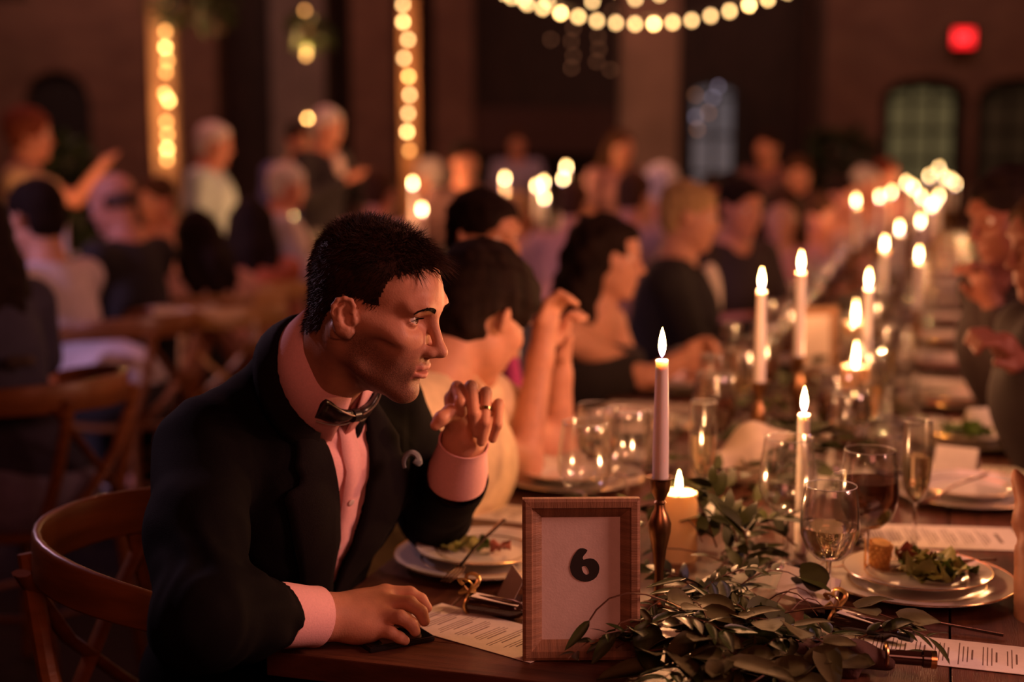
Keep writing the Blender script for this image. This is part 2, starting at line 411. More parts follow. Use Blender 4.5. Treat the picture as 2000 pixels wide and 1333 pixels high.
struct(MB().box((-10.2, -3.2, -.12), (10.2, WY+.6, 0)).build('floor', M['floor'], smooth=False))
struct(MB().box((-10.2, -3.2, 5.2), (10.2, WY+.6, 5.3)).build('ceiling', M['ceiling'], smooth=False))
struct(MB().box((-10.2, -3.2, 0), (-10, WY+.6, 5.2)).build('wall_left', M['brick'], smooth=False))
struct(MB().box((10, -3.2, 0), (10.2, WY+.6, 5.2)).build('wall_right', M['brick'], smooth=False))
struct(MB().box((-10, -3.2, 0), (10, -3, 5.2)).build('wall_front', M['brick'], smooth=False))
# back wall: dark timber behind, brick and plaster piers and an arched brick bay standing proud of it
struct(MB().box((-10, WY+.35, 0), (10, WY+.5, 5.2)).build('wall_back', M['darkwall'], smooth=False))
def arch_wall(name, x0, x1, openings, m, y=WY, th=.34, top=5.2):
    """wall slab from x0 to x1 with arched openings (a, b, spring, crown)"""
    mb = MB(); xs = x0
    for (a, b, sp, cr) in openings:
        mb.box((xs, y, 0), (a, y+th, top)); n = 12
        for i in range(n):
            t0, t1 = i/n, (i+1)/n; xa, xb = a+(b-a)*t0, a+(b-a)*t1
            za = sp+(cr-sp)*math.sqrt(max(0, 1-(2*t0-1)**2)); zb = sp+(cr-sp)*math.sqrt(max(0, 1-(2*t1-1)**2))
            V = [(xa, y, za), (xb, y, zb), (xb, y, top), (xa, y, top), (xa, y+th, za), (xb, y+th, zb), (xb, y+th, top), (xa, y+th, top)]
            mb.add(V, [(0, 1, 2, 3), (7, 6, 5, 4), (0, 4, 5, 1), (3, 2, 6, 7)])
        xs = b
    mb.box((xs, y, 0), (x1, y+th, top)); return struct(mb.build(name, m, smooth=False))
arch_wall('wall_back_left', -10, wx(300), [(wx(58), wx(188), wz(200), wz(138))], M['brick'])
arch_wall('wall_back_right', wx(1580), 10, [(wx(1712), wx(1880), wz(190), wz(150)), (wx(1896), wx(2080), wz(190), wz(150))], M['brick'])
def pier(name, px0, px1, y, m, d=.5):
    x0, x1 = (px0-1000)/2778*y, (px1-1000)/2778*y
    return struct(MB().box((x0, y, 0), (x1, y+d, 5.2), bevel=.02).build(name, m, smooth=False))
pier('wall_back_pier', 348, 432, WY-.05, M['brick'])
pier('wall_back_pier.001', 536, 640, WY-.05, M['stone'])
pier('wall_back_pier.002', 690, 772, WY-.1, M['brick'])
pier('wall_back_pier.003', 850, 925, WY-.05, M['brick'])
pier('trim_1', 1213, 1322, 11.4, M['stone'], .42)
struct(MB().box((wx(925), WY+.02, wz(300)), (wx(1215), WY+.4, wz(210))).build('trim_2', mat('dark_red_panelling', (.055, .018, .013), .7), smooth=False))
# doors and windows
dr = struct(MB().box((wx(62), WY+.10, 0), (wx(184), WY+.16, wz(150))).build('door_1', M['door'], smooth=False))
def glazed(name, a, b, z0, spring, crown, nx_, nz_, pm):
    """arched glazed leaf: frame, glazing bars and panes as parts"""
    y = WY+.12
    fr_ = MB()
    fr_.box((a, y-.04, z0), (a+.09, y+.04, spring)); fr_.box((b-.09, y-.04, z0), (b, y+.04, spring)); fr_.box((a, y-.04, z0), (b, y+.04, z0+.12))
    n = 12
    for i in range(n):
        t0, t1 = i/n, (i+1)/n
        zf = lambda t: spring+(crown-spring)*math.sqrt(max(0, 1-(2*t-1)**2))
        xa, xb = a+(b-a)*t0, a+(b-a)*t1
        V = [(xa, y-.04, zf(t0)-.09), (xb, y-.04, zf(t1)-.09), (xb, y-.04, zf(t1)+.01), (xa, y-.04, zf(t0)+.01), (xa, y+.04, zf(t0)-.09), (xb, y+.04, zf(t1)-.09), (xb, y+.04, zf(t1)+.01), (xa, y+.04, zf(t0)+.01)]
        fr_.add(V, [(0, 1, 2, 3), (7, 6, 5, 4), (0, 4, 5, 1), (3, 2, 6, 7)])
    root = struct(fr_.build(name, M['door'], smooth=False))
    w_ = (b-a-.18)/nx_; hh = (spring-.02-z0-.12)/nz_
    for i in range(1, nx_): MB().box((a+.09+w_*i-.02, y-.025, z0+.1), (a+.09+w_*i+.02, y+.025, spring+(crown-spring)*.8)).build('glazing_bar', M['door'], root, False)
    for j in range(1, nz_+1): MB().box((a+.06, y-.025, z0+.12+hh*j-.02), (b-.06, y+.025, z0+.12+hh*j+.02)).build('glazing_bar', M['door'], root, False)
    for i in range(nx_):
        for j in range(nz_+1):
            z_0 = z0+.12+hh*j+.02; z_1 = z_0+hh-.04
            if j == nz_:
                t = (i+.5)/nx_; z_1 = spring+(crown-spring)*math.sqrt(max(0, 1-(2*t-1)**2))-.06
                if z_1 < z_0+.03: continue
            MB().box((a+.09+w_*i+.015, y-.006, z_0), (a+.09+w_*(i+1)-.015, y+.006, z_1)).build('pane', pm if j >= nz_-3 else M['pane_dim'], root, False)
    return root
M['pane_dim'] = mat('dim_window_pane', (.06, .045, .03), .25, emit=(.5, .34, .16), estr=.018)
glazed('window_1', wx(1716), wx(1876), .25, wz(192), wz(156), 3, 5, M['pane'])
glazed('window_2', wx(1900), wx(2076), .25, wz(192), wz(156), 3, 5, M['pane_dim'])
glazed('window_3', wx(1334), wx(1448), .25, wz(185), wz(152), 2, 4, M['pane_blue'])
# beams and lintel
struct(MB().box((wx(1560), WY-.6, 0), (wx(1576), WY-.4, 5.2)).build('trim_3', M['beam'], smooth=False))
for i, (x0, x1, y_, z_) in enumerate(((2.6, 3.9, 13.2, 2.86), (-5.4, -4.4, 13.0, 2.78))):
    struct(MB().box((x0, y_, z_), (x1, y_+.25, z_+.25)).build('trim_%d' % (4+i), M['beam'], smooth=False))
# exit sign over the glazed doors
M['exit_red'] = mat('exit_red', (.4, .01, .01), .4, emit=(1.0, .01, .015), estr=1.9)
M['exit_letters'] = mat('exit_letters', (.7, .2, .2), .4, emit=(1.0, .06, .06), estr=2.8)
ex = PY(1882, 74, WY-.12)
es = thing('exit_sign', 'red lit exit sign on the brick above the arched glazed doors', 'sign', (ex.x, WY, ex.z))
MB().box((-.135, -.12, -.118), (.135, 0, .118), bevel=.01).build('housing', M['black_plastic'], es, False)
MB().box((-.105, -.128, -.088), (.105, -.118, .088)).build('lit_panel', M['exit_red'], es, False)
cu = bpy.data.curves.new('lettering', 'FONT'); cu.body = 'EXIT'; cu.size = .10; cu.align_x = 'CENTER'; cu.align_y = 'CENTER'; cu.extrude = .003
to = bpy.data.objects.new('lettering', cu); COL.objects.link(to); bpy.context.view_layer.update()
tm = bpy.data.meshes.new_from_object(to.evaluated_get(bpy.context.evaluated_depsgraph_get())); bpy.data.objects.remove(to)
tm.name = 'lettering'; tm.transform(Matrix.Translation((0, -.131, 0)) @ Matrix.Rotation(R(90), 4, 'X')); tm.materials.clear()
link('lettering', tm, M['exit_letters'], es)

# ------------------------------------------------------------------ the long table: four plank tables pushed end to end
def make_table(name, label, L, width, origin, rz, group=None, boards=6):
    t = thing(name, label, 'table', (origin.x, origin.y, 0), rz, group)
    pw = width/boards
    for i in range(boards):
        MB().box((i*pw+.0015, .105, .718), ((i+1)*pw-.0015, L-.105, .75-.0006*(i % 2)), bevel=.0015).build('plank', M['table'] if i % 2 else M['table_b'], t, False)
    for y0, y1 in ((.0, .102), (L-.102, L-.002)):
        MB().box((0, y0, .715), (width, y1, .75), bevel=.002).build('end_board', M['table_e'], t, False)
    for x0 in (.10, width-.14):
        MB().box((x0, .16, .62), (x0+.035, L-.16, .717)).build('apron', M['table_b'], t, False)
    for x0 in (.07, width-.16):
        for y0 in (.12, L-.21):
            MB().box((x0, y0, 0), (x0+.09, y0+.09, .716), bevel=.006).build('leg', M['table_b'], t, False)
    return t
M['table_e'] = mat('dark_table_endboard', (.105, .038, .020), .40, var=.4, scale=5, bump=.2, bscale=40, stretch=(1.2, 18, 4))
ords = ['first', 'second', 'third', 'last']
TL = 2.85
for i in range(4):
    make_table('dining_table', '%s of the dark plank tables joined into one long candlelit row' % ords[i], TL, TW, T(i*TL, 0), TRZ)

# ------------------------------------------------------------------ tableware makers (built once at the origin, then copied)
def put(o, u, v, z=.75, rz=0.0): o.location = T(u, v, z-.75); o.rotation_euler = (0, 0, TRZ+rz); return o
def profile_glass(outer, th=.0011):
    """outer: list of (r, z) from bowl bottom to rim; returns a closed thin wall profile"""
    inn = [(max(r-th, .0004), z+(th if i == 0 else 0)) for i, (r, z) in enumerate(outer)]
    return outer+[(outer[-1][0]-th*.5, outer[-1][1]+th*.5)]+inn[::-1]
BOWL = {'wine': (.195, [(.0045, .082), (.020, .086), (.034, .100), (.0425, .122), (.0440, .138), (.0425, .160), (.0395, .180), (.0375, .195)]),
        'red': (.215, [(.0045, .088), (.022, .092), (.038, .106), (.0460, .128), (.0475, .148), (.0450, .175), (.0415, .198), (.0395, .215)]),
        'flute': (.235, [(.004, .095), (.010, .099), (.018, .112), (.0235, .135), (.0255, .165), (.0250, .200), (.0235, .235)])}
def radius_at(prof, z):
    return float(np.interp(z, [p[1] for p in prof], [p[0] for p in prof]))
def make_glass(kind, liquid=None, level=.4, name='wine_glass', label='', group=None, n=32):
    t = thing(name, label, 'glass', (0, 0, 0), 0, group); h, pr = BOWL[kind]
    MB().lathe(profile_glass(pr), n, close=True).build('bowl', M['glass'], t)
    MB().lathe([(.0345, 0), (.0345, .0015), (.020, .0035), (.007, .008), (.0042, .016), (.0036, .05), (.0038, pr[0][1]-.004), (.0045, pr[0][1]+.001)], n).build('stem_and_foot', M['glass_solid'], t)
    MB().tube([((pr[-1][0]-.0004)*math.cos(a), (pr[-1][0]-.0004)*math.sin(a), h+.0002) for a in np.linspace(0, 2*math.pi, 41)], .0009, 5, False).build('rim', M['glass_rim'], t)
    if liquid:
        z1 = pr[0][1]+(h-pr[0][1])*level; zs = np.linspace(pr[0][1]+.0012, z1, 9)
        lp_ = [(1e-4, pr[0][1]+.0011)]+[(max(radius_at(pr, z)-.0013, .001), z) for z in zs]+[(1e-4, z1)]
        MB().lathe(lp_, n).build('drink', M[liquid], t)
    return t
M['glass_solid'] = mat('stem_glass', (1, 1, 1), .03, var=.0, trans=1.0, ior=1.45)
M['glass_rim'] = mat('glass_edge', (.95, .92, .88), .08, var=.0, trans=.55, ior=1.5, spec=.9)
def make_tumbler(label, level=.5):
    t = thing('tumbler', label, 'glass'); pr = [(.030, .004), (.0315, .012), (.034, .060), (.0355, .115)]
    MB().lathe(profile_glass(pr, .0014), 32, close=True).build('wall', M['glass'], t)
    MB().lathe([(.029, 0), (.031, .001), (.0305, .007), (1e-4, .008)], 32).build('base', M['glass_solid'], t)
    MB().tube([(.0351*math.cos(a), .0351*math.sin(a), .1152) for a in np.linspace(0, 2*math.pi, 41)], .0009, 5, False).build('rim', M['glass_rim'], t)
    z1 = .115*level+.008
    MB().lathe([(1e-4, .0085)]+[(radius_at(pr, z)-.0018, z) for z in np.linspace(.0085, z1, 6)]+[(1e-4, z1)], 32).build('drink', M['water'], t)
    return t
def plate_prof(r):
    return [(1e-4, .003), (r*.52, .003), (r*.60, .0045), (r*.66, .009), (r*.80, .013), (r*.97, .017), (r, .0185), (r*.995, .0205), (r*.96, .0195), (r*.80, .0155), (r*.67, .0115), (r*.60, .007), (r*.52, .0058), (1e-4, .0055)]
def make_plate(name, label, r, group=None):
    t = thing(name, label, 'plate', group=group)
    MB().lathe(plate_prof(r)[::-1] if False else plate_prof(r), 56).build('dish', M['china'], t)
    MB().tube([(r*.995*math.cos(a), r*.995*math.sin(a), .0198) for a in np.linspace(0, 2*math.pi, 61)], .0011, 5, False).build('gold_rim', M['gold'], t)
    MB().lathe([(r*.690, .0126), (r*.690, .0131), (r*.705, .0137), (r*.705, .0130)], 56, close=True).build('gold_line', M['gold'], t)
    return t
def text_lines(mb, w_, l_, z, seed, size=1.0):
    """groups of small printed lines across a menu card"""
    rr = random.Random(seed); y = l_*.36
    mb.box((-w_*.20, y, z), (w_*.20, y+.006*size, z+.0002)); y -= .018*size
    while y > -l_*.42:
        for k in range(rr.choice((3, 4, 4))):
            hw_ = w_*(.18 if k == 0 else rr.uniform(.24, .40)); mb.box((-hw_, y, z), (hw_, y+(.0022 if k == 0 else .0013)*size, z+.0002)); y -= .0056*size
            if y < -l_*.42: break
        y -= .009*size
def make_menu(label, w_=.115, l_=.26, seed=1, group=None):
    t = thing('menu_card', label, 'menu', group=group)
    bmx = MB(); bmx.box((-w_/2, -l_/2, 0), (w_/2, l_/2, .0007)); bmx.build('sheet', M['paper'], t, False)
    x = MB(); text_lines(x, w_, l_, .0007, seed); o = x.build('printed_text', M['greyink'], t, False); o['kind'] = 'stuff'
    return t
def make_place_card(label, group=None):
    t = thing('place_card', label, 'card', group=group); th = .0006
    for s_, nm in ((1, 'front_flap'), (-1, 'back_flap')):
        V = [(-.043, 0, .048), (.043, 0, .048), (.043, s_*.024, 0), (-.043, s_*.024, 0)]; V += [(x, y+th*s_, z) for x, y, z in V]
        link(nm, mesh(nm, V, [(0, 1, 2, 3), (7, 6, 5, 4), (0, 4, 5, 1), (2, 6, 7, 3), (1, 5, 6, 2), (0, 3, 7, 4)], False), M['paper'], t)
    return t
def make_fork(label, group=None):
    t = thing('fork', label, 'fork', group=group)
    prof = [(0, 0, .004), (.05, 0, .007), (.10, 0, .010), (.135, 0, .006), (.150, 0, .0035)]
    MB().tube([(x, 0, z) for x, y, z in prof], [.0048, .0042, .0030, .0032, .0050], 8, flat=.5).build('handle', M['steel'], t)
    for k in range(4):
        y = (k-1.5)*.0058
        MB().tube([(.148, y*.7, .0035), (.162, y, .0028), (.198, y*.9, .0060)], [.0022, .0017, .0010], 5).build('tine', M['steel'], t)
    return t
def make_knife(label, group=None):
    t = thing('knife', label, 'knife', group=group)
    MB().tube([(0, 0, .004), (.05, 0, .0045), (.10, 0, .004)], [.0055, .0050, .0036], 8, flat=.6).build('handle', M['steel'], t)
    V = [(.098, -.004, .0035), (.19, -.007, .003), (.225, .002, .003), (.20, .007, .003), (.098, .005, .0035)]
    V = V+[(x, y, z+.0014) for x, y, z in V]; n = 5
    link('blade', mesh('blade', V, [tuple(range(n))[::-1], tuple(range(n, 2*n))]+[(i, (i+1) % n, n+(i+1) % n, n+i) for i in range(n)], False), M['steel'], t)
    return t
def leaf_mesh(name, L, W, curl=.15, droop=.2, n=7, tipsharp=1.0, fold=.12):
    """a leaf blade with a folded midrib: base at the origin, tip towards +x"""
    V = []; F = []
    for i in range(n):
        t = i/(n-1); w_ = W*.5*(math.sin(math.pi*min(1, t**.75))**(.8*tipsharp))*(1 if 0 < i < n-1 else .08)
        z = -droop*L*t*t
        V += [(L*t, -w_, z+fold*w_+curl*w_*math.sin(3*t)), (L*t, 0, z), (L*t, w_, z+fold*w_-curl*w_*math.cos(2*t))]
    for i in range(n-1):
        for k in (0, 1): F.append((i*3+k, (i+1)*3+k, (i+1)*3+k+1, i*3+k+1))
    V2 = [(x, y, z-.0005) for x, y, z in V]; m = len(V)
    F += [tuple(v+m for v in f[::-1]) for f in F[:]]
    ed = [3*i for i in range(n)]+[3*(n-1)+1]+[3*i+2 for i in range(n-1, -1, -1)]+[1]
    F += [(ed[i], ed[i+1], ed[i+1]+m, ed[i]+m) for i in range(len(ed)-1)]
    me_ = mesh(name, V+V2, F); return me_
def lettuce_mesh(seed, s=.05):
    rr = random.Random(seed); n, m = 9, 6; V = []; F = []
    for i in range(n):
        for j in range(m):
            t = i/(n-1); q = j/(m-1)*2-1; w_ = .42*math.sin(math.pi*(.12+.86*t))+.06
            V.append((s*(t-.5), s*q*w_, s*(.16+.13*math.sin(7*t+3*q+seed)+.16*q*q+.06*math.sin(15*t*q+seed)+rr.uniform(-.03, .03))))
    for i in range(n-1):
        for j in range(m-1): F.append((i*m+j, (i+1)*m+j, (i+1)*m+j+1, i*m+j+1))
    return mesh('leaf', V, F)
def flame_at(parent, x, y, z, s=1.0, power=2.2, name='flame', lean=0):
    pr = [(.0004, 0), (.0030, .004), (.0052, .011), (.0058, .018), (.0048, .027), (.0028, .036), (.0004, .044)]
    f = MB().lathe([(r*s, h*s) for r, h in pr], 14, Matrix.Translation((x, y, z))).build(name, M['flame'], parent)
    MB().tube([(x, y, z-.006), (x+.0006, y, z), (x+.001, y, z+.007)], .0008, 5).build('wick', M['wick'], parent)
    return f
def light_of(t, z, power):
    l = bpy.data.lights.new('flame_light', 'POINT'); l.energy = power; l.color = CANDLE; l.shadow_soft_size = .006
    o = bpy.data.objects.new('flame_light', l); COL.objects.link(o); o.location = Vector(t.location)+Vector((0, 0, z)); return o
def make_taper(label, h=.185, hold=.19, power=2.4, group=None, r0=.0120, r1=.0092, fs=1.0, holder=True):
    t = thing('taper_candle', label, 'candle', group=group)
    if holder:
        H = hold; MB().lathe([(.036, 0), (.037, .004), (.030, .010), (.014, .016), (.0075, .030), (.0065, H*.30), (.0105, H*.46), (.0165, H*.60), (.0170, H*.66), (.0120, H*.73), (.0085, H*.76), (.0070, H*.80), (.0092, H*.815), (.0070, H*.83), (.0085, H*.85), (.0145, H*.90), (.0155, H*.955), (.0160, H*.98), (.0225, H*.995), (.0228, H), (.0130, H*.994), (.0125, H*.94), (1e-4, H*.94)], 36).build('candlestick', M['brass'], t)
    else: hold = .0
    b0 = hold*.945
    MB().lathe([(r0, b0), (r0*.99, b0+h*.3), (r1*1.02, b0+h*.97), (r1, b0+h), (r1*.86, b0+h+.0008), (r1*.5, b0+h-.0006), (1e-4, b0+h-.0006)], 28).build('wax', M['wax'], t)
    flame_at(t, 0, 0, b0+h+.004, fs)
    t['flame_z'] = b0+h+.022*fs; t['power'] = power
    return t
def make_pillar(label, r=.033, h=.15, power=2.4, group=None):
    t = thing('pillar_candle', label, 'candle', group=group)
    MB().lathe([(r, 0), (r, .002), (r*1.0, h*.96), (r*.95, h), (r*.80, h-.002), (r*.60, h-.010), (1e-4, h-.012)], 36).build('wax', M['wax_cream'], t)
    flame_at(t, 0, 0, h-.004, .95); t['flame_z'] = h+.018; t['glow_z'] = h*.80; t['power'] = power; return t
def lit(t):
    light_of(t, t['flame_z'], t['power'])
    if 'glow_z' in t: light_of(t, t['glow_z'], t['power']*.9)  # extra light added inside the wax so the pillar body glows
    return t

# ------------------------------------------------------------------ near end of the table
# picture frame with the table number
fx = PZ(1134, 1283, .75)
fr = thing('table_number_frame', 'pale wood picture frame standing on the table end, holding the number 6', 'frame', (fx.x, fx.y, .75), R(1.5))
lean = Matrix.Rotation(R(-6), 4, 'X'); FW, FH, B = .158, .218, .026
def moulding(p0, p1, inw, mname):
    """mitred frame member with a stepped profile"""
    p0 = Vector(p0); p1 = Vector(p1); d = (p1-p0).normalized(); i_ = Vector(inw)
    prof = [(0, 0), (0, -.020), (.004, -.022), (.012, -.0215), (.014, -.018), (.018, -.016), (.022, -.013), (B, -.0095), (B, 0)]
    V = []; n = len(prof)
    for e, p in ((1, p0), (-1, p1)):
        for a, b in prof: V.append(lean @ (p+i_*a+d*a*e+Vector((0, b, 0))))
    F = [(k, (k+1) % n, n+(k+1) % n, n+k) for k in range(n)]+[tuple(range(n))[::-1], tuple(range(n, 2*n))]
    return link('frame_member', mesh('frame_member', V, F, False), M[mname], fr)
c4 = [(-FW/2, 0, 0), (FW/2, 0, 0), (FW/2, 0, FH), (-FW/2, 0, FH)]
for i, (inw, mn) in enumerate(((( 0, 0, 1), 'oakh'), ((-1, 0, 0), 'oak'), ((0, 0, -1), 'oakh'), ((1, 0, 0), 'oak'))):
    moulding(c4[i], c4[(i+1) % 4], inw, mn)
MB().box((-FW/2+.02, -.009, .02), (FW/2-.02, -.006, FH-.02), lean).build('print', M['mat_board'], fr, False)
MB().box((-FW/2+.006, -.006, .006), (FW/2-.006, .004, FH-.006), lean).build('backing_board', M['beam'], fr, False)
Vs = [(-.012, .024, .15), (.012, .024, .15), (.018, .085, .0005), (-.018, .085, .0005)]
link('easel_leg', mesh('easel_leg', Vs+[(x, y+.003, z) for x, y, z in Vs], [(0, 1, 2, 3), (7, 6, 5, 4), (0, 4, 5, 1), (1, 5, 6, 2), (2, 6, 7, 3), (3, 7, 4, 0)], False), M['beam'], fr)
# the bold round 6, outline measured from the print (thousandths of a metre from its centre)
out6 = [(-7.1, 22.8), (-3.5, 23.2), (0, 22.6), (3.8, 20.4), (1.3, 16.2), (-2.3, 12.2), (-3, 9.6), (-1.8, 7.25), (2, 8.7), (7.1, 9.4), (11.7, 8.6), (15.7, 5.6), (18.8, 1), (19.9, -4), (18.8, -10.6), (15.7, -16.2), (11.2, -20), (6.1, -21.9), (0, -22.4), (-6.1, -21.2), (-12.2, -18.3), (-16.7, -13.7), (-19.3, -8.1), (-20.2, -2), (-19, 4.6), (-16.2, 11.7), (-12.7, 17.2), (-9.6, 20.8)]
in6 = [(-4.1, -2.5), (-2, -.8), (.5, -.8), (3, -3), (5.1, -7.1), (5.8, -10.6), (4.1, -12.7), (1.5, -12.9), (-1.5, -10.6), (-3.5, -6.6)]
def ringpts(poly, n=72):
    P = np.array(poly+poly[:1], float); s_ = np.r_[0, np.cumsum(np.linalg.norm(np.diff(P, axis=0), axis=1))]; t_ = np.linspace(0, s_[-1], n, endpoint=False)
    return np.stack([np.interp(t_, s_, P[:, 0]), np.interp(t_, s_, P[:, 1])], 1)*.001
bm = bmesh.new(); es_ = []
for poly in (out6, in6):
    vs_ = [bm.verts.new((x, y, 0)) for x, y in ringpts(poly)]; es_ += [bm.edges.new((vs_[q], vs_[(q+1) % len(vs_)])) for q in range(len(vs_))]
bmesh.ops.triangle_fill(bm, edges=es_, use_beauty=True, use_dissolve=False, normal=(0, 0, 1))
nm_ = bpy.data.meshes.new('numeral'); bm.to_mesh(nm_); bm.free()
nm_.transform(lean @ Matrix.Translation((.0052, -.0098, .1265)) @ Matrix.Rotation(R(90), 4, 'X'))
link('numeral', nm_, M['ink'], fr).modifiers.new('s', 'SOLIDIFY').thickness = .0003

# candles by the frame
c = PZ(1286, 1196, .75)
cz = lit(put(make_taper('tall white taper in a turned brass candlestick beside the number frame', .185, .206, 2.3, fs=1.0), 0, 0)); cz.location = c
bpy.data.objects['flame_light'].location = c+Vector((0, 0, cz['flame_z']))
p = PZ(1324, 1092, .75)
pc = make_pillar('short cream pillar candle glowing behind the brass candlestick', .0315, .115, 2.6); pc.location = p; lit(pc)

# place settings -------------------------------------------------------------------------------------
oth = ['first', 'second', 'third', 'fourth', 'fifth', 'sixth', 'seventh', 'eighth', 'ninth', 'tenth', 'eleventh', 'twelfth', 'thirteenth', 'fourteenth', 'fifteenth', 'sixteenth']
charger0 = make_plate('charger_plate', 'gold rimmed charger under the salad plate in front of the man in the dark suit', .150)
put(charger0, .480, .160)
salad0 = make_plate('salad_plate', 'gold lined plate with lettuce scraps and a fork before the suited man', .114); put(salad0, .480, .160, .7635)
RV = [.850, .935, .955, .925, .900, .90]
RUu = [.550, 1.178, 1.733, 2.26, 2.93, 3.53]
PLACES = []
for k in range(16):
    u = RUu[k] if k < 6 else 3.53+.60*(k-5); v = RV[k] if k < 6 else .90
    if u < 11: PLACES.append(('right', k, u, v))
for k in range(1, 17):
    u = .480+.60*k
    if u < 11: PLACES.append(('left', k, u, .155))
SIDE = {'right': 'side across from the suited man', 'left': 'suited man\'s side'}
for side, k, u, v in PLACES:
    far = k > 4
    lb = 'gold rimmed charger, %s along the %s' % (oth[k], SIDE[side]) if not far else 'gold rimmed charger down the far dim stretch of the long table'
    dup(charger0, T(u, v), TRZ+k*.3, lb, 'charger plates on the long table')
    lb = 'small gold lined plate, %s along the %s' % (oth[k], SIDE[side]) if not far else 'small gold lined plate down the far dim stretch of the long table'
    dup(salad0, T(u, v, .0135), TRZ+k*.5, lb, 'salad plates on the long table')
charger0['group'] = 'charger plates on the long table'; salad0['group'] = 'salad plates on the long table'
# glasses
g_wine = put(make_glass('wine', 'white_wine', .46, label='wine glass with pale white wine beside the plate of corn and salad'), .383, .726)
g_red = put(make_glass('red', 'red_wine', .62, label='large wine glass with dark wine just behind the white wine glass'), .560, .772)
g_empty = put(make_glass('red', None, label='empty wine glass standing by the garland, before the slim cream taper'), .620, .640)
g_water = put(make_tumbler('straight water tumbler half full behind the empty wine glass', .62), .80, .735)
g_flute = put(make_glass('flute', 'white_wine', .58, 'champagne_flute', 'champagne flute half full standing on the second menu card'), .725, .842)
g_l1 = dup(g_wine, T(.930, .245), TRZ, 'wine glass with white wine by the folded napkin, before the woman with raised hands')
g_l2 = dup(g_empty, T(.585, .340), TRZ, 'empty wine glass half hidden by the top of the number frame'); g_l2.location = PY(1141, 962, 2.42)*1.0; g_l2.location.z = .75
g_l3 = dup(g_empty, T(.70, .40), TRZ, 'empty wine glass between the number frame and the tall taper'); g_l3.location = PY(1224, 940, 2.55)*1.0; g_l3.location.z = .75
g_l4 = dup(g_flute, T(.80, .47), TRZ, 'champagne flute just behind the tall taper candle')
rr = random.Random(3)
for side, k, u, v in PLACES:
    if (side == 'right' and k == 0) or (side == 'left' and k == 0): continue
    s_ = -1 if side == 'right' else 1; far = k > 4
    for src, nm, du, dv in ((g_wine, 'white wine glass', .05, .235), (g_red, 'large dark wine glass', .17, .27), (g_water, 'water tumbler', .20, .17), (g_flute, 'champagne flute', .28, .22)):
        if side == 'left' and k == 1 and src is g_wine: continue
        lb = '%s at the %s setting along the %s' % (nm, oth[k], SIDE[side]) if not far else '%s among the glassware of the far stretch of the table' % nm
        dup(src, T(u+du-.30*0+rr.uniform(-.02, .02), v+s_*dv+rr.uniform(-.02, .02)), rr.uniform(0, 6), lb, nm+' rows on the long table', None if k < 9 else ('bowl', 'wall', 'rim', 'drink', 'stem', 'base'))
# menu cards
m0 = put(make_menu('menu card lying under the hand of the man in the dark suit', .115, .26, 2), .160, .262, rz=R(-90-22)); m0.location.z += .0006
m1 = put(make_menu('menu card at the near edge, half under the wrapped bottle and a long leaf', .110, .30, 3), .262, .895, rz=R(-90-2)); m1.location.z += .0006
m2 = put(make_menu('menu card under the champagne flute behind the plate of corn and salad', .150, .285, 4), .868, .880, rz=R(-90+10)); m2.location.z += .0006
m3 = put(make_menu('menu card by the second plate in front of the woman with raised hands', .115, .26, 5), .800, .155, rz=R(90-5)); m3.location.z += .0006
for side, k, u, v in PLACES:
    if k < 2: continue
    far = k > 4
    o = dup(m0 if side == 'left' else m1, T(u-.30, v, .0008), TRZ+R(90 if side == 'left' else -90)+rr.uniform(-.1, .1),
            'menu card at the %s setting along the %s' % (oth[k], SIDE[side]) if not far else 'menu card down the far dim stretch of the long table', 'menu cards on the long table')
for o in (m0, m1, m2, m3): o['group'] = 'menu cards on the long table'
# place cards
pcd = put(make_place_card('tent place card half hidden behind the number frame by the favour vial'), .300, .330, rz=R(-62))
pcd.location = PZ(1012, 1178, .75)
pc1 = dup(pcd, T(.43, .672), TRZ+R(40), 'white place card fallen among the leaves by the white wine glass'); pc1.rotation_euler = (R(40), R(8), TRZ+R(35)); pc1.location = PY(1572, 1178, 2.06); pc1.rotation_euler = (R(-28), R(9), R(-24))
pc2 = dup(pcd, T(1.340, .915, .022), TRZ+R(-15), 'upright tent place card on the second plate along the far side of the table')
pc3 = dup(pcd, T(1.83, .98, .022), TRZ+R(25), 'tent place card leaning on the third plate along the far side of the table')
for o in (pcd, pc1, pc2, pc3): o['group'] = 'place cards'
# cutlery
fk = make_fork('fork resting on the lettuce scraps of the suited man\'s plate', 'forks')
fk.location = PY(985, 1052, 2.28); fk.rotation_euler = (0, R(16), R(-118)); fk.location.z = .825
fk2 = dup(fk, T(.40, .80), 0, 'fork lying on the bare table below the plate of corn and salad'); fk2.location = PZ(1960, 1247, .752); fk2.rotation_euler = (0, 0, R(172)+TRZ)
kn1 = make_knife('knife laid across the plate of corn and salad', 'knives'); kn1.location = PZ(1870, 1084, .778); kn1.rotation_euler = (0, R(2), R(194))
fk3 = dup(fk, (0, 0, 0), 0, 'fork laid across the rim of the plate of corn and salad'); fk3.location = PZ(1945, 1098, .778); fk3.rotation_euler = (0, R(3), R(190))
fk4 = dup(fk, (0, 0, 0), 0, 'fork resting on the second plate along the far side, beside the tent card'); fk4.location = PZ(1928, 930, .800); fk4.rotation_euler = (0, R(9), R(215))
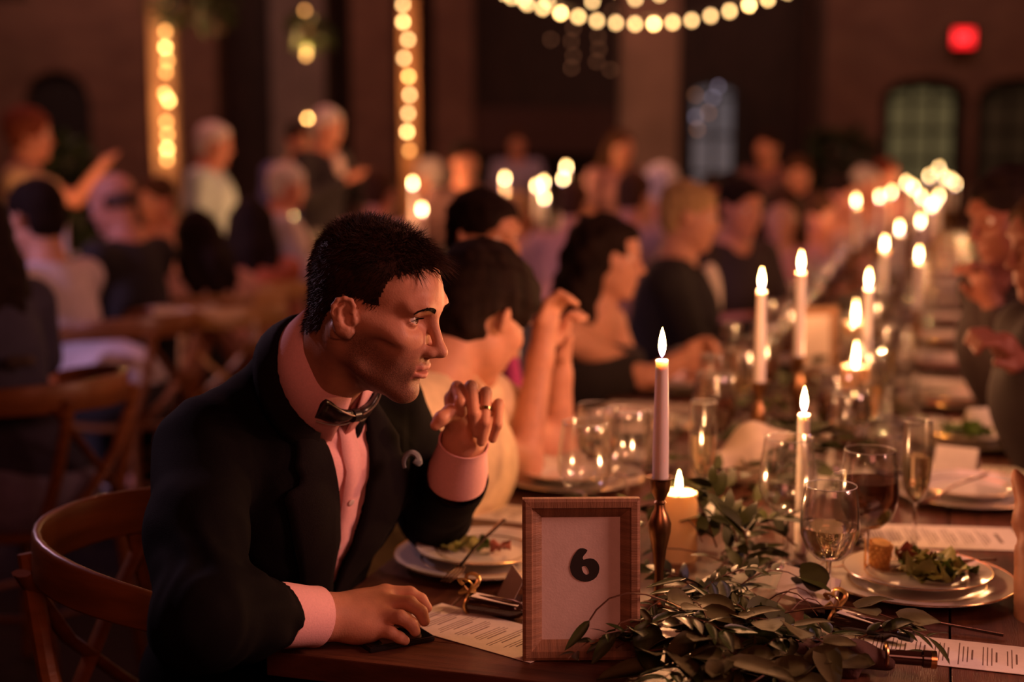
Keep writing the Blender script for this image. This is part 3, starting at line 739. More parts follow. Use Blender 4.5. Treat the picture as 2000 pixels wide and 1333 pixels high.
# food
def food_plate(u, v, z, items):
    for (nm, lb, mk_, m_, x, y, rz, sc) in items:
        o = link(nm, mk_, m_); o.location = T(u, v, z-.75)+TN*x+TD*y; o.rotation_euler = (random.uniform(-.25, .25), random.uniform(-.25, .25), rz); o.scale = (sc, sc, sc); tag(o, lb, 'food', 'salad leaves on the plates')
lm = [lettuce_mesh(s_) for s_ in range(5)]
for i_, me_ in enumerate(lm): me_.name = 'lettuce'
L0 = 'lettuce scrap lying on the suited man\'s plate'
food_plate(.480, .160, .772, [('lettuce_leaf', L0, lm[0].copy(), M['lettuce'], -.030, -.005, .3, 1.0), ('lettuce_leaf', L0, lm[1].copy(), M['lettuce_dark'], -.012, .016, -.4, .8), ('lettuce_leaf', L0, lm[2].copy(), M['lettuce'], -.050, -.014, .1, .8), ('lettuce_leaf', L0, lm[3].copy(), M['lettuce_dark'], -.002, .006, .9, .6)])
L1 = 'lettuce leaf of the salad beside the piece of corn'
its = []
for i_ in range(13):
    a = rr.uniform(0, 6.28); q = rr.uniform(.0, .074)
    its.append(('lettuce_leaf', L1, lm[i_ % 5].copy(), M['lettuce'] if i_ % 3 else M['lettuce_dark'], .012+q*math.cos(a)*1.1, -.012+q*math.sin(a)*.7, rr.uniform(0, 6.28), rr.uniform(.9, 1.5)))
food_plate(.550, .850, .774, its)
L2 = 'lettuce leaf on the third plate along the far side'
food_plate(1.733, .955, .772, [('lettuce_leaf', L2, lm[i_ % 5].copy(), M['lettuce_dark'], rr.uniform(-.07, .05), rr.uniform(-.03, .03), rr.uniform(0, 6), 1.3) for i_ in range(6)])
br = thing('corn_piece', 'golden cob piece of grilled corn at the back of the salad plate', 'food', tuple(T(.585, .790, .040)), .4)
br.scale = (.86, .86, .86)
MB().lathe([(1e-4, -.026), (.016, -.025), (.018, 0), (.017, .026), (1e-4, .027)], 18, Matrix.Rotation(R(14), 4, 'X')).build('cob', M['corn'], br)
for j in range(6):
    for i_ in range(14):
        a = 2*math.pi*i_/14+.2*j; MB().box((-.0026, -.002, -.0032), (.0026, .002, .0032), Matrix.Rotation(R(14), 4, 'X') @ Matrix.Translation((.0215*math.cos(a), .0215*math.sin(a), -.020+j*.008)) @ Matrix.Rotation(a+R(90), 4, 'Z'), .0012).build('kernel', M['corn'], br)
mt = link('meat_slice', lettuce_mesh(9), M['meat']); mt.location = T(.575, .846, .034); mt.scale = (1.1, .9, 1.2); tag(mt, 'pinkish shredded slice beside the corn on the salad plate', 'food')
mt2 = link('meat_slice', lettuce_mesh(11), M['meat']); mt2.location = T(.480, .188, .022); mt2.scale = (.7, .8, .9); tag(mt2, 'small brown morsel caught on the fork of the suited man\'s plate', 'food')
# favour bottles: a dark vial lying down with a gold wire bow and a paper tag
def make_favour(label):
    t = thing('favour_bottle', label, 'bottle'); rx = Matrix.Rotation(R(90), 4, 'Y')
    MB().lathe([(1e-4, -.002), (.013, 0), (.0145, .004), (.0145, .075), (.012, .086), (.0062, .093), (.0058, .108), (1e-4, .109)], 24, Matrix.Translation((0, 0, .0145)) @ rx).build('vial', M['darkglass'], t)
    MB().lathe([(.0066, .102), (.0078, .104), (.0078, .122), (1e-4, .123)], 20, Matrix.Translation((0, 0, .0145)) @ rx).build('stopper', M['black_plastic'], t)
    MB().tube([(.004+.0012*math.cos(a*3), .0162*math.cos(a), .0145+.0162*math.sin(a)) for a in np.linspace(0, 6.28, 25)], .0022, 6).build('wire_band', M['ribbon'], t)
    for s_ in (1, -1):
        MB().tube([(.004+.010*math.sin(q), s_*(.003+.012*math.sin(q*.5)), .031+.020*math.sin(q*.5)+.004*q*.3) for q in np.linspace(0, 5.6, 18)], .0017, 5, flat=2.2).build('bow_loop', M['ribbon'], t)
    MB().tube([(.002, 0, .031), (-.006, .005, .036), (-.010, -.003, .030), (.004, -.006, .034), (.012, .004, .031)], .0032, 6).build('bow_knot', M['ribbon'], t)
    MB().box((.010, -.012, .0293), (.085, .008, .0302), Matrix.Rotation(R(4), 4, 'Y')).build('paper_tag', M['paper'], t, False)
    MB().box((.040, -.003, .0303), (.070, -.0015, .0306), Matrix.Rotation(R(4), 4, 'Y')).build('tag_print', M['greyink'], t, False)
    return t
f1 = make_favour('dark favour vial with gold wire bow and paper tag beside the suited man\'s plate'); f1.location = PZ(912, 1196, .75); f1.rotation_euler = (0, 0, R(-24))
f2 = dup(f1, (0, 0, 0), R(-34), 'dark favour vial with gold bow and tag lying between the leaves and a menu card'); f2.location = PZ(1625, 1228, .75); f2.rotation_euler = (0, 0, R(-40))
f1['group'] = f2['group'] = 'favour vials'
# a dark cloth roll by the near menu, with its gold capped neck
t = thing('wrapped_bottle', 'bottle wrapped in dark brown cloth with a gold tipped neck, lying at the near edge', 'bottle', tuple(PZ(1560, 1316, .75)), R(-8))
def clothf(x, y, z): return .005*np.sin(70*x+40*y+60*z)*np.sin(60*z+30*x)+.003*np.sin(140*y+90*x)
S = SDF(); S.cap((-.08, 0, .024), (.075, .008, .024), .023, .017, k=0); S.cap((.075, .008, .024), (.118, .010, .022), .013, .010, k=.02); S.ell((-.06, .03, .014), (.07, .045, .013), k=.02); S.ell((.02, .02, .012), (.05, .035, .011), k=.02)
link('cloth_wrap', S.mesh('cloth_wrap', .004, clothf), M['napkin_dark'], t)
MB().lathe([(.0095, 0), (.0095, .045), (.0115, .047), (.0115, .056), (1e-4, .057)], 20, Matrix.Translation((.112, .010, .026)) @ Matrix.Rotation(R(92), 4, 'Y')).build('neck', M['darkglass'], t)
MB().tube([(.112, .010+.015*math.cos(a), .027+.015*math.sin(a)) for a in np.linspace(0, 6.28, 20)], .0028, 6).build('twine', M['brass'], t)
MB().lathe([(1e-4, .056), (.0118, .0565), (.0118, .064), (1e-4, .066)], 20, Matrix.Translation((.112, .010, .026)) @ Matrix.Rotation(R(92), 4, 'Y')).build('cap', M['gold'], t)
# phone by the man's hand
ph = thing('phone', 'black phone lying on the table edge under the suited man\'s fingers', 'phone', tuple(PZ(770, 1254, .75)), R(30))
MB().box((-.050, -.029, 0), (.050, .029, .0085), bevel=.004).build('body', M['black_plastic'], ph)
MB().box((-.046, -.026, .0083), (.046, .026, .0090)).build('screen', M['screen'], ph, False)
# napkins, platter and other middle pieces
def cloth_thing(name, label, m_, build, loc, rz, h=.005, f=None):
    S = SDF(); build(S); o = link(name, S.mesh(name, h, f), m_); o.location = loc; o.rotation_euler = (0, 0, rz); return tag(o, label, 'napkin')
def rip(x, y, z): return .004*np.sin(60*x+25*y)+.002*np.sin(110*y+40*z)
def b1(S):
    S.cap((-.10, -.03, .03), (.0, .0, .085), .030, .035, k=0); S.cap((0, 0, .085), (.11, .03, .055), .035, .032, k=.04); S.ell((.03, 0, .035), (.10, .07, .04), k=.04); S.cap((-.10, -.03, .03), (-.13, -.05, .02), .028, .014, k=.03)
cloth_thing('linen_napkin', 'cream linen bundle heaped over the garland behind the near glasses', M['napkin_pale'], b1, T(1.18, .520, -.0), TRZ+R(15), f=rip)
def b2(S): S.ell((0, 0, .016), (.10, .045, .016), k=0); S.cap((-.09, 0, .02), (.09, .01, .022), .018, k=.02)
cloth_thing('linen_napkin', 'white rolled napkin under the elbows of the woman with raised hands', M['napkin_pale'], b2, PZ(1065, 925, .75), TRZ+R(20), f=rip)
cloth_thing('linen_napkin', 'pale folded napkin behind the white wine glass', M['napkin_pale'], b2, PZ(1230, 850, .75), TRZ+R(5), f=rip)
pl_ = make_plate('oval_platter', 'wide pale platter in the middle of the table behind the second number frame', .19); put(pl_, 2.85, .50); pl_.scale = (1.5, 1, 1.6)
# second table number frame, seen from behind a candle
f_2 = dup(fr, PZ(1590, 742, .75), R(12), 'second pale frame farther down the table, glowing in candlelight'); f_2.scale = (.92, .92, 1.0)
for ch in list(f_2.children):
    if ch.name.startswith('numeral'): bpy.data.objects.remove(ch)
# candles down the table (pixel of the flame, distance along the table)
def stretch(o, hz, fat=1.0):
    """a taller or shorter candle whose flame keeps its size"""
    o.scale = (1, 1, hz); f0 = o['flame_z']
    for ch in o.children:
        if ch.name.startswith(('flame', 'wick')): ch.scale = (fat, fat, 1/hz); ch.location.z = (f0-.022)*(1-1/hz)
tap0 = make_taper('tall white taper, second along the garland', .20, .205, 2.6); tap0.location = T(.97, .535); lit(tap0)
tap0.location = PY(1482, 800, 2.92); tap0.location.z = .75; bpy.data.objects['flame_light.002'].location = Vector(tap0.location)+Vector((0, 0, tap0['flame_z']))
sh_ = make_taper('slim cream taper standing in the leaves behind the empty wine glass', .24, .0, 2.2, holder=False, r0=.0105, r1=.0100); sh_.location = T(.70, .66)
sh_.location = PY(1565, 1000, 2.36); sh_.location.z = .75; sh_.location.z = .75; lit(sh_)
nxt = [(1565, 512, 3.25, 'taper behind the second number frame'), (1697, 548, 3.55, 'taper in the middle of the glassware, tall flame'), (1672, 392, 6.7, 'taper far along, standing alone'), (1718, 385, 7.6, 'taper far along, one of a pair'), (1741, 376, 8.3, 'taper far along, second of the pair'), (1728, 478, 4.9, 'taper beyond the second frame, low flame'), (1757, 447, 5.6, 'taper beyond the second frame, higher flame'), (1795, 500, 4.6, 'taper near the guests across the table')]
for i_, (px, py, yy, lb) in enumerate(nxt):
    P_ = PY(px, py, yy); o = dup(tap0, (P_.x, P_.y, .75), 0, 'white '+lb, 'tapers along the garland'); hz = (P_.z-.75)/tap0['flame_z']; stretch(o, hz)
    light_of(o, tap0['flame_z']*hz, 2.8)
far = [(1770, 357, 9.0), (1784, 366, 9.4), (1815, 344, 10.4), (1834, 328, 11.2), (1846, 348, 10.8), (1858, 352, 11.6), (1866, 360, 12.0), (1800, 386, 8.2), (1834, 384, 8.6), (1818, 404, 7.8), (1798, 434, 6.6), (1826, 398, 9.2), (1784, 372, 10.0)]
for i_, (px, py, yy) in enumerate(far):
    P_ = PY(px, py, yy); o = dup(tap0, (P_.x, P_.y, .75), 0, 'white taper in the cluster of flames at the far end of the table', 'tapers at the far table end'); hz = (P_.z-.75)/tap0['flame_z']; stretch(o, hz)
    light_of(o, tap0['flame_z']*hz, 2.6)
tap0['group'] = 'tapers along the garland'
pil2 = dup(pc, T(1.9, .5), 0, 'cream pillar candle in the glassware before the tall flame'); P_ = PY(1672, 690, 3.3); pil2.location = (P_.x, P_.y, .75); pil2.scale = (1.0, 1.0, 1.55); light_of(pil2, pc['flame_z']*1.55, 2.6)
pil3 = dup(pc, T(2.3, .52), 0, 'low cream pillar candle beside the pale platter'); P_ = PY(1672, 600, 4.0); pil3.location = (P_.x, P_.y, .75); pil3.scale = (1, 1, 1.7); light_of(pil3, pc['flame_z']*1.7, 2.6)

# ------------------------------------------------------------------ garland of leaves down the middle
gar = thing('leaf_garland', 'garland of ruscus and eucalyptus leaves down the middle of the long table', 'garland', tuple(T(0, .52)), 0)
stm = MB(); rg = random.Random(11)
leafA = [leaf_mesh('leaf', .052, .020, .1, .15, tipsharp=1.1), leaf_mesh('leaf', .045, .017, .2, .35, tipsharp=1.1), leaf_mesh('leaf', .058, .022, -.1, .25)]
leafB = [leaf_mesh('leaf', .050, .040, .1, .15, tipsharp=.55), leaf_mesh('leaf', .060, .046, .2, .25, tipsharp=.6), leaf_mesh('leaf', .075, .034, .1, .2, tipsharp=.8)]
for me_ in leafA: me_.materials.append(M['leaf_dark'])
for me_ in leafB: me_.materials.append(M['leaf_pale'])
leafC = [m_.copy() for m_ in leafA]
for me_ in leafC: me_.materials.clear(); me_.materials.append(M['leaf_mid'])
leaves = []   # (mesh, matrix)
def sprig(p, dirv, L, kind, n, arch=.06, pair=True, lscale=1.0):
    """a bent stem with leaves along it"""
    p = Vector(p); d = Vector(dirv).normalized(); pts = []
    for i in range(7):
        t = i/6; q = p+d*L*t; q.z += arch*math.sin(math.pi*t*.8)-.02*t; q.z = max(q.z, .754); pts.append(q)
    stm.tube([tuple(x) for x in pts], [.0016*(1-.6*i/6) for i in range(7)], 4)
    for i in range(n):
        t = (i+.6)/n; k = min(5, int(t*6)); f_ = t*6-k; q = pts[k].lerp(pts[k+1], f_); tang = (pts[k+1]-pts[k]).normalized()
        sidev = tang.cross(Vector((0, 0, 1))).normalized()
        for s_ in ((1, -1) if pair else (rg.choice((1, -1)),)):
            fwd = (tang*.65+sidev*s_*.75+Vector((0, 0, rg.uniform(-.05, .55)))).normalized()
            upv = (Vector((0, 0, 1))+Vector((rg.uniform(-.6, .6), rg.uniform(-.6, .6), 0))).normalized()
            yv = upv.cross(fwd).normalized(); zv = fwd.cross(yv); sc = lscale*rg.uniform(.75, 1.2)
            Mx = Matrix((fwd, yv, zv)).transposed().to_4x4(); Mx = Matrix.Translation(q) @ Mx @ Matrix.Scale(sc, 4)
            tip = Mx @ Vector((.05, 0, 0))
            if tip.z < .756: Mx = Matrix.Translation((0, 0, .757-tip.z)) @ Mx
            leaves.append((rg.choice({'A': leafA, 'B': leafB, 'C': leafC}[kind]), Mx))
# dense near heap
for i in range(60):
    u = rg.uniform(.06, .62); v = .53+.13*rg.gauss(0, .55)+.05*(u < .3)
    if (T(u, v)-c).length < .74+.045 and ((T(u, v)-Vector((c.x, c.y, .75))).length < .03): continue
    if (u > .26 and v < .545) or (.26 < u < .50 and v > .61): continue
    a = rg.uniform(0, 6.28); sprig(T(u, v, rg.uniform(.010, .045)), (math.cos(a), math.sin(a), rg.uniform(-.05, .25)), rg.uniform(.09, .17), 'A' if rg.random() < .6 else 'C', rg.randint(5, 8), rg.uniform(.01, .05), True, rg.choice((.45, .55, .75, .95)))
# pale eucalyptus at the near edge and by the frame
for (u, v, a, L, z) in ((.10, .55, -1.2, .15, .05), (.16, .60, -.7, .17, .05), (.22, .68, -.4, .18, .05), (.03, .60, .2, .16, .02), (.05, .50, -.5, .14, .03), (.20, .55, -1.5, .16, .06), (.02, .66, .5, .15, .02), (.0, .56, -.1, .17, .02)):
    sprig(T(u, v, z), (math.cos(a), math.sin(a), 0), L, 'B', rg.randint(3, 4), .03, True, 1.05)
# sprig reaching across the frame, with two long hanging leaves
fy = fx.y-.045
pts = [PY(1300, 1175, fy+.02), PY(1262, 1162, fy), PY(1225, 1159, fy-.005), PY(1190, 1170, fy-.01), PY(1165, 1192, fy-.012), PY(1152, 1212, fy-.012)]
stm.tube([tuple(p_) for p_ in pts], [.0012]*6, 5)
pts2 = [PY(1290, 1225, fy+.01), PY(1260, 1215, fy), PY(1232, 1211, fy-.01), PY(1212, 1217, fy-.015), PY(1202, 1229, fy-.018)]
stm.tube([tuple(p_) for p_ in pts2], [.0012]*5, 5)
long_leaf = leaf_mesh('leaf', .060, .0155, .05, .05, 9, tipsharp=1.0); long_leaf.materials.append(M['leaf_mid'])
def hang_leaf(p0, p1, W=1.0, me_=None, face=(0, -1, .25)):
    p0 = Vector(p0); p1 = Vector(p1); f_ = (p1-p0); L_ = f_.length; f_.normalize(); z_ = Vector(face); y_ = z_.cross(f_).normalized(); z_ = f_.cross(y_)
    me_ = me_ or long_leaf
    s_ = L_/.060; leaves.insert(0, (me_, Matrix.Translation(p0) @ Matrix((f_, y_, z_)).transposed().to_4x4() @ Matrix.Diagonal((s_, s_*W, s_, 1))))
hang_leaf(PY(1152, 1212, fy-.012), PY(1103, 1272, fy-.03), 1.0); hang_leaf(PY(1202, 1229, fy-.018), PY(1156, 1298, fy-.05), 1.25)
big = leaf_mesh('leaf', .060, .040, .1, .1, 9, tipsharp=.7); big.materials.append(M['leaf_pale'])
bigd = big.copy(); bigd.materials.clear(); bigd.materials.append(M['leaf_mid'])
hang_leaf(PY(1262, 1212, fy-.01), PY(1272, 1312, fy-.06), .85, bigd); hang_leaf(PY(1372, 1218, fy+.05), PY(1420, 1290, fy-.02), 1.15, big, (-.2, -1, .5)); hang_leaf(PY(1425, 1226, fy+.04), PY(1450, 1280, fy+.0), .8, big, (.3, -1, .4))
hang_leaf(PY(1520, 1178, fy+.10), PY(1482, 1262, fy+.03), 1.3, bigd, (.1, -1, .6)); hang_leaf(PY(1300, 1296, fy-.04), PY(1165, 1318, fy-.06), .45, big, (0, -.4, 1)); hang_leaf(PY(1250, 1190, fy+.0), PY(1278, 1222, fy-.01), .5, big, (0, -1, .5))
hang_leaf(PY(1340, 1130, fy+.1), PY(1265, 1142, fy+.02), .35, None, (0, -.5, 1)); hang_leaf(PY(1330, 1152, fy+.1), PY(1268, 1156, fy+.02), .4, None, (0, -.4, 1)); hang_leaf(PY(1445, 1290, fy), PY(1510, 1335, fy-.03), .5, big, (0, -.7, 1)); hang_leaf(PY(1612, 1150, fy+.2), PY(1565, 1100, fy+.22), 1.2, bigd, (.1, -1, .2)); hang_leaf(PY(1765, 1278, fy+.05), PY(1822, 1278, fy+.03), .7, bigd, (0, -.5, 1))
# upright sprays beside the pillar candle
for (px0, py0, px1, py1, yy) in ((1372, 1060, 1345, 1005, 2.2), (1400, 1070, 1360, 960, 2.22), (1420, 1050, 1390, 940, 2.24), (1440, 1060, 1420, 985, 2.2), (1460, 1065, 1445, 1010, 2.15)):
    a_ = PY(px0, py0, yy); b_ = PY(px1, py1, yy+.02); sprig(a_, b_-a_, (b_-a_).length*1.1, 'A', 4, .01, True, 1.0)
# the middle and far stretch
for i in range(26):
    u = rg.uniform(.6, 1.9); v = .53+.10*rg.gauss(0, .6); a = rg.uniform(0, 6.28); sprig(T(u, v, rg.uniform(.01, .05)), (math.cos(a), math.sin(a), .15), rg.uniform(.12, .22), rg.choice('ACCB'), 5, .05)
near_n = 298
def clear_of(mx_):
    """keep leaves from growing over the place card, the pillar candle and the candlestick"""
    q = pix(mx_ @ Vector((.025, 0, 0))); dist = (mx_.translation-Vector((0, 0, CAM_H))).length
    for (x0, y0, x1, y1, dm) in ((1496, 1105, 1645, 1212, 2.16), (1288, 950, 1366, 1088, 2.33), (1262, 960, 1308, 1165, 2.10)):
        if x0 < q[0] < x1 and y0 < q[1] < y1 and dist < dm: return False
    return True
n_hand = 13
leaves = leaves[:n_hand]+[l_ for l_ in leaves[n_hand:] if clear_of(l_[1])]
order = sorted(range(len(leaves)), key=lambda i_: (leaves[i_][1].translation-Vector((0, 0, CAM_H))).length)
gl = Matrix.Translation(gar.location).inverted()
keepi = set(order[:near_n]); stuffV = MB()
for i_, (me_, mx_) in enumerate(leaves):
    if i_ in keepi:
        o = bpy.data.objects.new('leaf', me_); COL.objects.link(o); o.parent = gar; o.matrix_local = gl @ mx_
    else: stuffV.add([v_.co for v_ in me_.vertices], [tuple(p_.vertices) for p_ in me_.polygons], mx_)
for i in range(260):
    u = rg.uniform(1.8, 10.8); v = .53+.10*rg.gauss(0, .6); me_ = rg.choice(leafA)
    mx_ = Matrix.Translation(T(u, v, rg.uniform(.01, .07))) @ Euler((rg.uniform(-.6, .6), rg.uniform(-.8, .2), rg.uniform(0, 6.28))).to_matrix().to_4x4() @ Matrix.Scale(1.5, 4)
    stuffV.add([v_.co for v_ in me_.vertices], [tuple(p_.vertices) for p_ in me_.polygons], mx_)
o = stuffV.build('small_leaves', M['leaf_mid'], gar, True, True); o['kind'] = 'stuff'
o = stm.build('stems', M['stem'], gar, True, True); o['kind'] = 'stuff'
# ------------------------------------------------------------------ people
M['hero_skin'] = None
def skin_mat(name, col, stubble=False, sss=.15):
    m = mat(name, col, .48, var=.10, scale=45, bump=.12, bscale=420, sss=sss, spec=.35)
    nt = m.node_tree; b = nt.nodes['Principled BSDF']
    if stubble:
        src = b.inputs['Base Color'].links[0].from_socket
        at = _n(nt, 'ShaderNodeAttribute'); at.attribute_name = 'stubble'
        a2 = _n(nt, 'ShaderNodeAttribute'); a2.attribute_name = 'lips'
        tc = _n(nt, 'ShaderNodeTexCoord'); nz = _n(nt, 'ShaderNodeTexNoise'); nz.inputs['Scale'].default_value = 900
        nt.links.new(tc.outputs['Object'], nz.inputs['Vector'])
        mu = _n(nt, 'ShaderNodeMath', operation='MULTIPLY'); nt.links.new(at.outputs['Fac'], mu.inputs[0]); nt.links.new(nz.outputs['Fac'], mu.inputs[1])
        m2 = _n(nt, 'ShaderNodeMath', operation='MULTIPLY'); nt.links.new(mu.outputs[0], m2.inputs[0]); m2.inputs[1].default_value = 1.3
        mx = _n(nt, 'ShaderNodeMix', data_type='RGBA'); nt.links.new(m2.outputs[0], mx.inputs[0]); nt.links.new(src, mx.inputs[6]); mx.inputs[7].default_value = (.075, .035, .025, 1)
        my = _n(nt, 'ShaderNodeMix', data_type='RGBA'); nt.links.new(a2.outputs['Fac'], my.inputs[0]); nt.links.new(mx.outputs[2], my.inputs[6]); my.inputs[7].default_value = (.50, .19, .15, 1)
        nt.links.new(my.outputs[2], b.inputs['Base Color'])
    return m
SKIN = [skin_mat('skin_fair', (.58, .28, .175)), skin_mat('skin_tan', (.46, .21, .125)), skin_mat('skin_ruddy', (.52, .22, .145))]

def add_head(S, detail=1, bald=False):
    """local axes: x right, y forward, z up, origin between the ears"""
    S.ell((0, -.014, .047), (.0735, .093, .080), k=0)
    S.ell((0, .030, .043), (.061, .0645, .056), k=.02)
    S.ell((0, .032, -.032), (.054, .054, .074), k=.03)
    for sx in (1, -1):
        S.cap((.048*sx, .004, -.056), (.012*sx, .068, -.097), .013, .012, k=.032)
        S.ell((.040*sx, .036, -.036), (.020, .036, .036), k=.035)
        S.ell((.043*sx, .059, -.014), (.017, .020, .012), k=.024)
        S.cap((.048*sx, .050, -.012), (.064*sx, .010, .000), .006, .006, k=.03)
        S.cap((.009*sx, .0870, .031), (.030*sx, .0835, .035), .0085, .0080, k=.016)
        S.cap((.030*sx, .0835, .035), (.046*sx, .071, .033), .0080, .0070, k=.016)
    if detail > 1:
        for sx in (1, -1): S.ell((.061*sx, .048, -.046), (.009, .020, .020), k=.028, op='-')
    S.ell((0, .078, -.098), (.016, .014, .013), k=.020)
    S.ell((0, .074, -.056), (.027, .022, .026), k=.020)
    if detail:
        for sx in (1, -1):
            S.ell((.033*sx, .099, .0125), (.021, .025, .0145), k=.012, op='-')
    S.ell((.021, .078, -.022), (.014, .016, .018), k=.018)
    S.ell((-.021, .078, -.022), (.014, .016, .018), k=.018)
    S.cap((0, .0865, .024), (0, .1095, -.017), .0062, .0080, k=.012)
    S.ell((0, .1145, -.0255), (.0100, .0112, .0090), k=.008)
    for sx in (1, -1):
        S.ell((.0118*sx, .101, -.0290), (.0078, .0115, .0078), k=.007)
    S.cap((0, .110, -.031), (0, .097, -.039), .0045, .0045, k=.006)
    if detail > 1:
        for sx in (1, -1): S.ell((.0068*sx, .1060, -.0362), (.0038, .0062, .0035), k=.002, op='-')
    # lips
    for sx in (1, -1):
        S.chain([(0, .0965, -.0540), (.010*sx, .0945, -.0540), (.0225*sx, .0845, -.0585)], [.0052, .0046, .0022], k=.006)
        S.chain([(0, .0950, -.0675), (.009*sx, .0930, -.0667), (.021*sx, .0840, -.0612)], [.0062, .0056, .0022], k=.006)
    if detail > 1:
        S.ell((0, .100, -.0605), (.0205, .017, .0024), k=.0025, op='-')
        S.cap((-.012, .0960, -.0795), (.012, .0960, -.0795), .0055, k=.010, op='-')
        S.cap((0, .103, -.0430), (0, .102, -.0480), .0020, k=.004, op='-')
        for sx in (1, -1):   # eyelids: a shell around the eyeball with an almond opening
            ex, ey, ez = .0325*sx, .0706, .0135
            def lid(x, y, z, r=.0139):
                s = np.sqrt(x*x+y*y+z*z)-r
                xx = x*1.0; zz = z-.0012
                l = np.maximum(np.sqrt(xx*xx+(zz+.0124)**2), np.sqrt(xx*xx+(zz-.0138)**2))-.0188
                l = np.maximum(l, .004-y)
                return np.maximum(s, -l)
            S.fn((ex, ey, ez), .016, lid, k=.003)
            S.cap((ex-.012, ey+.0105, ez+.0145), (ex+.012, ey+.0090, ez+.0140), .0040, k=.008)
    for sx in (1, -1):   # ears
        th = R(14)
        ear = Ruf((math.cos(R(22)), math.sin(R(22))*sx, 0), (-math.sin(R(22))*sx, math.cos(R(22)), 0), (0, 0, 1))
        tilt = np.array([[1, 0, 0], [0, math.cos(th), -math.sin(th)], [0, math.sin(th), math.cos(th)]])
        E = ear @ tilt
        def ep(a, b, c): return np.array((.0790*sx, -.006, .000))+E @ np.array((c*sx, a, b))
        if detail > 1:
            S.ell(ep(0, .001, .001), (.0045, .0155, .0245), k=.004, Rm=E)
            S.ell(ep(.004, -.004, .008), (.0075, .0085, .0135), k=.003, op='-', Rm=E)
            S.ell(ep(-.006, .013, .0065), (.004, .005, .009), k=.003, op='-', Rm=E)
            hx = [(.010, .006), (.0125, .0145), (.009, .0225), (0, .0260), (-.010, .0235), (-.0160, .0155), (-.0178, .005), (-.013, -.009), (-.007, -.019), (.002, -.0255), (.008, -.023)]
            S.chain([ep(a, b, .005 if i < 8 else .003) for i, (a, b) in enumerate(hx)], [.0032]*6+[.003, .003, .0042, .0055, .004], k=.003)
            S.chain([ep(.0, .018, .0045), ep(-.0085, .010, .0060), ep(-.0095, -.002, .0065), ep(-.006, -.013, .0055), ep(.002, -.0175, .005)], [.0024, .0030, .0030, .003, .003], k=.003)
            S.ell(ep(.0125, -.006, .005), (.0032, .0040, .0065), k=.004, Rm=E)
        else:
            S.ell(ep(0, 0, .003), (.006, .016, .029), k=.004, Rm=E)

# ---- the man at the table's end ------------------------------------------------------------------
HM = frame_yaw(R(-21), R(15), R(0)); HO = np.array((-.190, 1.955, 1.212)); HS = .955
def hw(p): return HM @ (np.asarray(p, float)*HS)+HO
TM = np.array((-.315, 2.11, 1.02))
_up = np.array((.115, -.14, .44)); _up /= np.linalg.norm(_up)
_f = np.array((.75, -.66, 0)); _f = _f-_f.dot(_up)*_up; _f /= np.linalg.norm(_f); _r = np.cross(_f, _up)
TR = Ruf(_r, _f, _up)
def tw(p): return TR @ np.asarray(p, float)+TM
BK = np.array(PY(580, 642, 2.085)); FR = np.array(PY(684, 792, 2.015)); RC = (BK+FR)/2
fw = (FR-BK)/np.linalg.norm(FR-BK); rt = np.cross(fw, (0, 0, 1)); rt /= np.linalg.norm(rt); ax = np.cross(rt, fw)
def tl(P): return (np.asarray(P)-TM) @ TR
SHR = tw((.172, -.012, -.012)); SHL = tw((-.172, -.005, -.012))
ELR = np.array(PY(392, 1218, 1.71)); WRR = np.array(PY(632, 1206, 1.895)); WRRs = np.array(PY(540, 1202, 1.84))
ELL = np.array(PZ(850, 1006, .82)); WRL = np.array(PY(905, 868, 2.13)); WRLs = np.array(PY(892, 934, 2.165))
PEL = np.array((-.42, 2.25, .56))

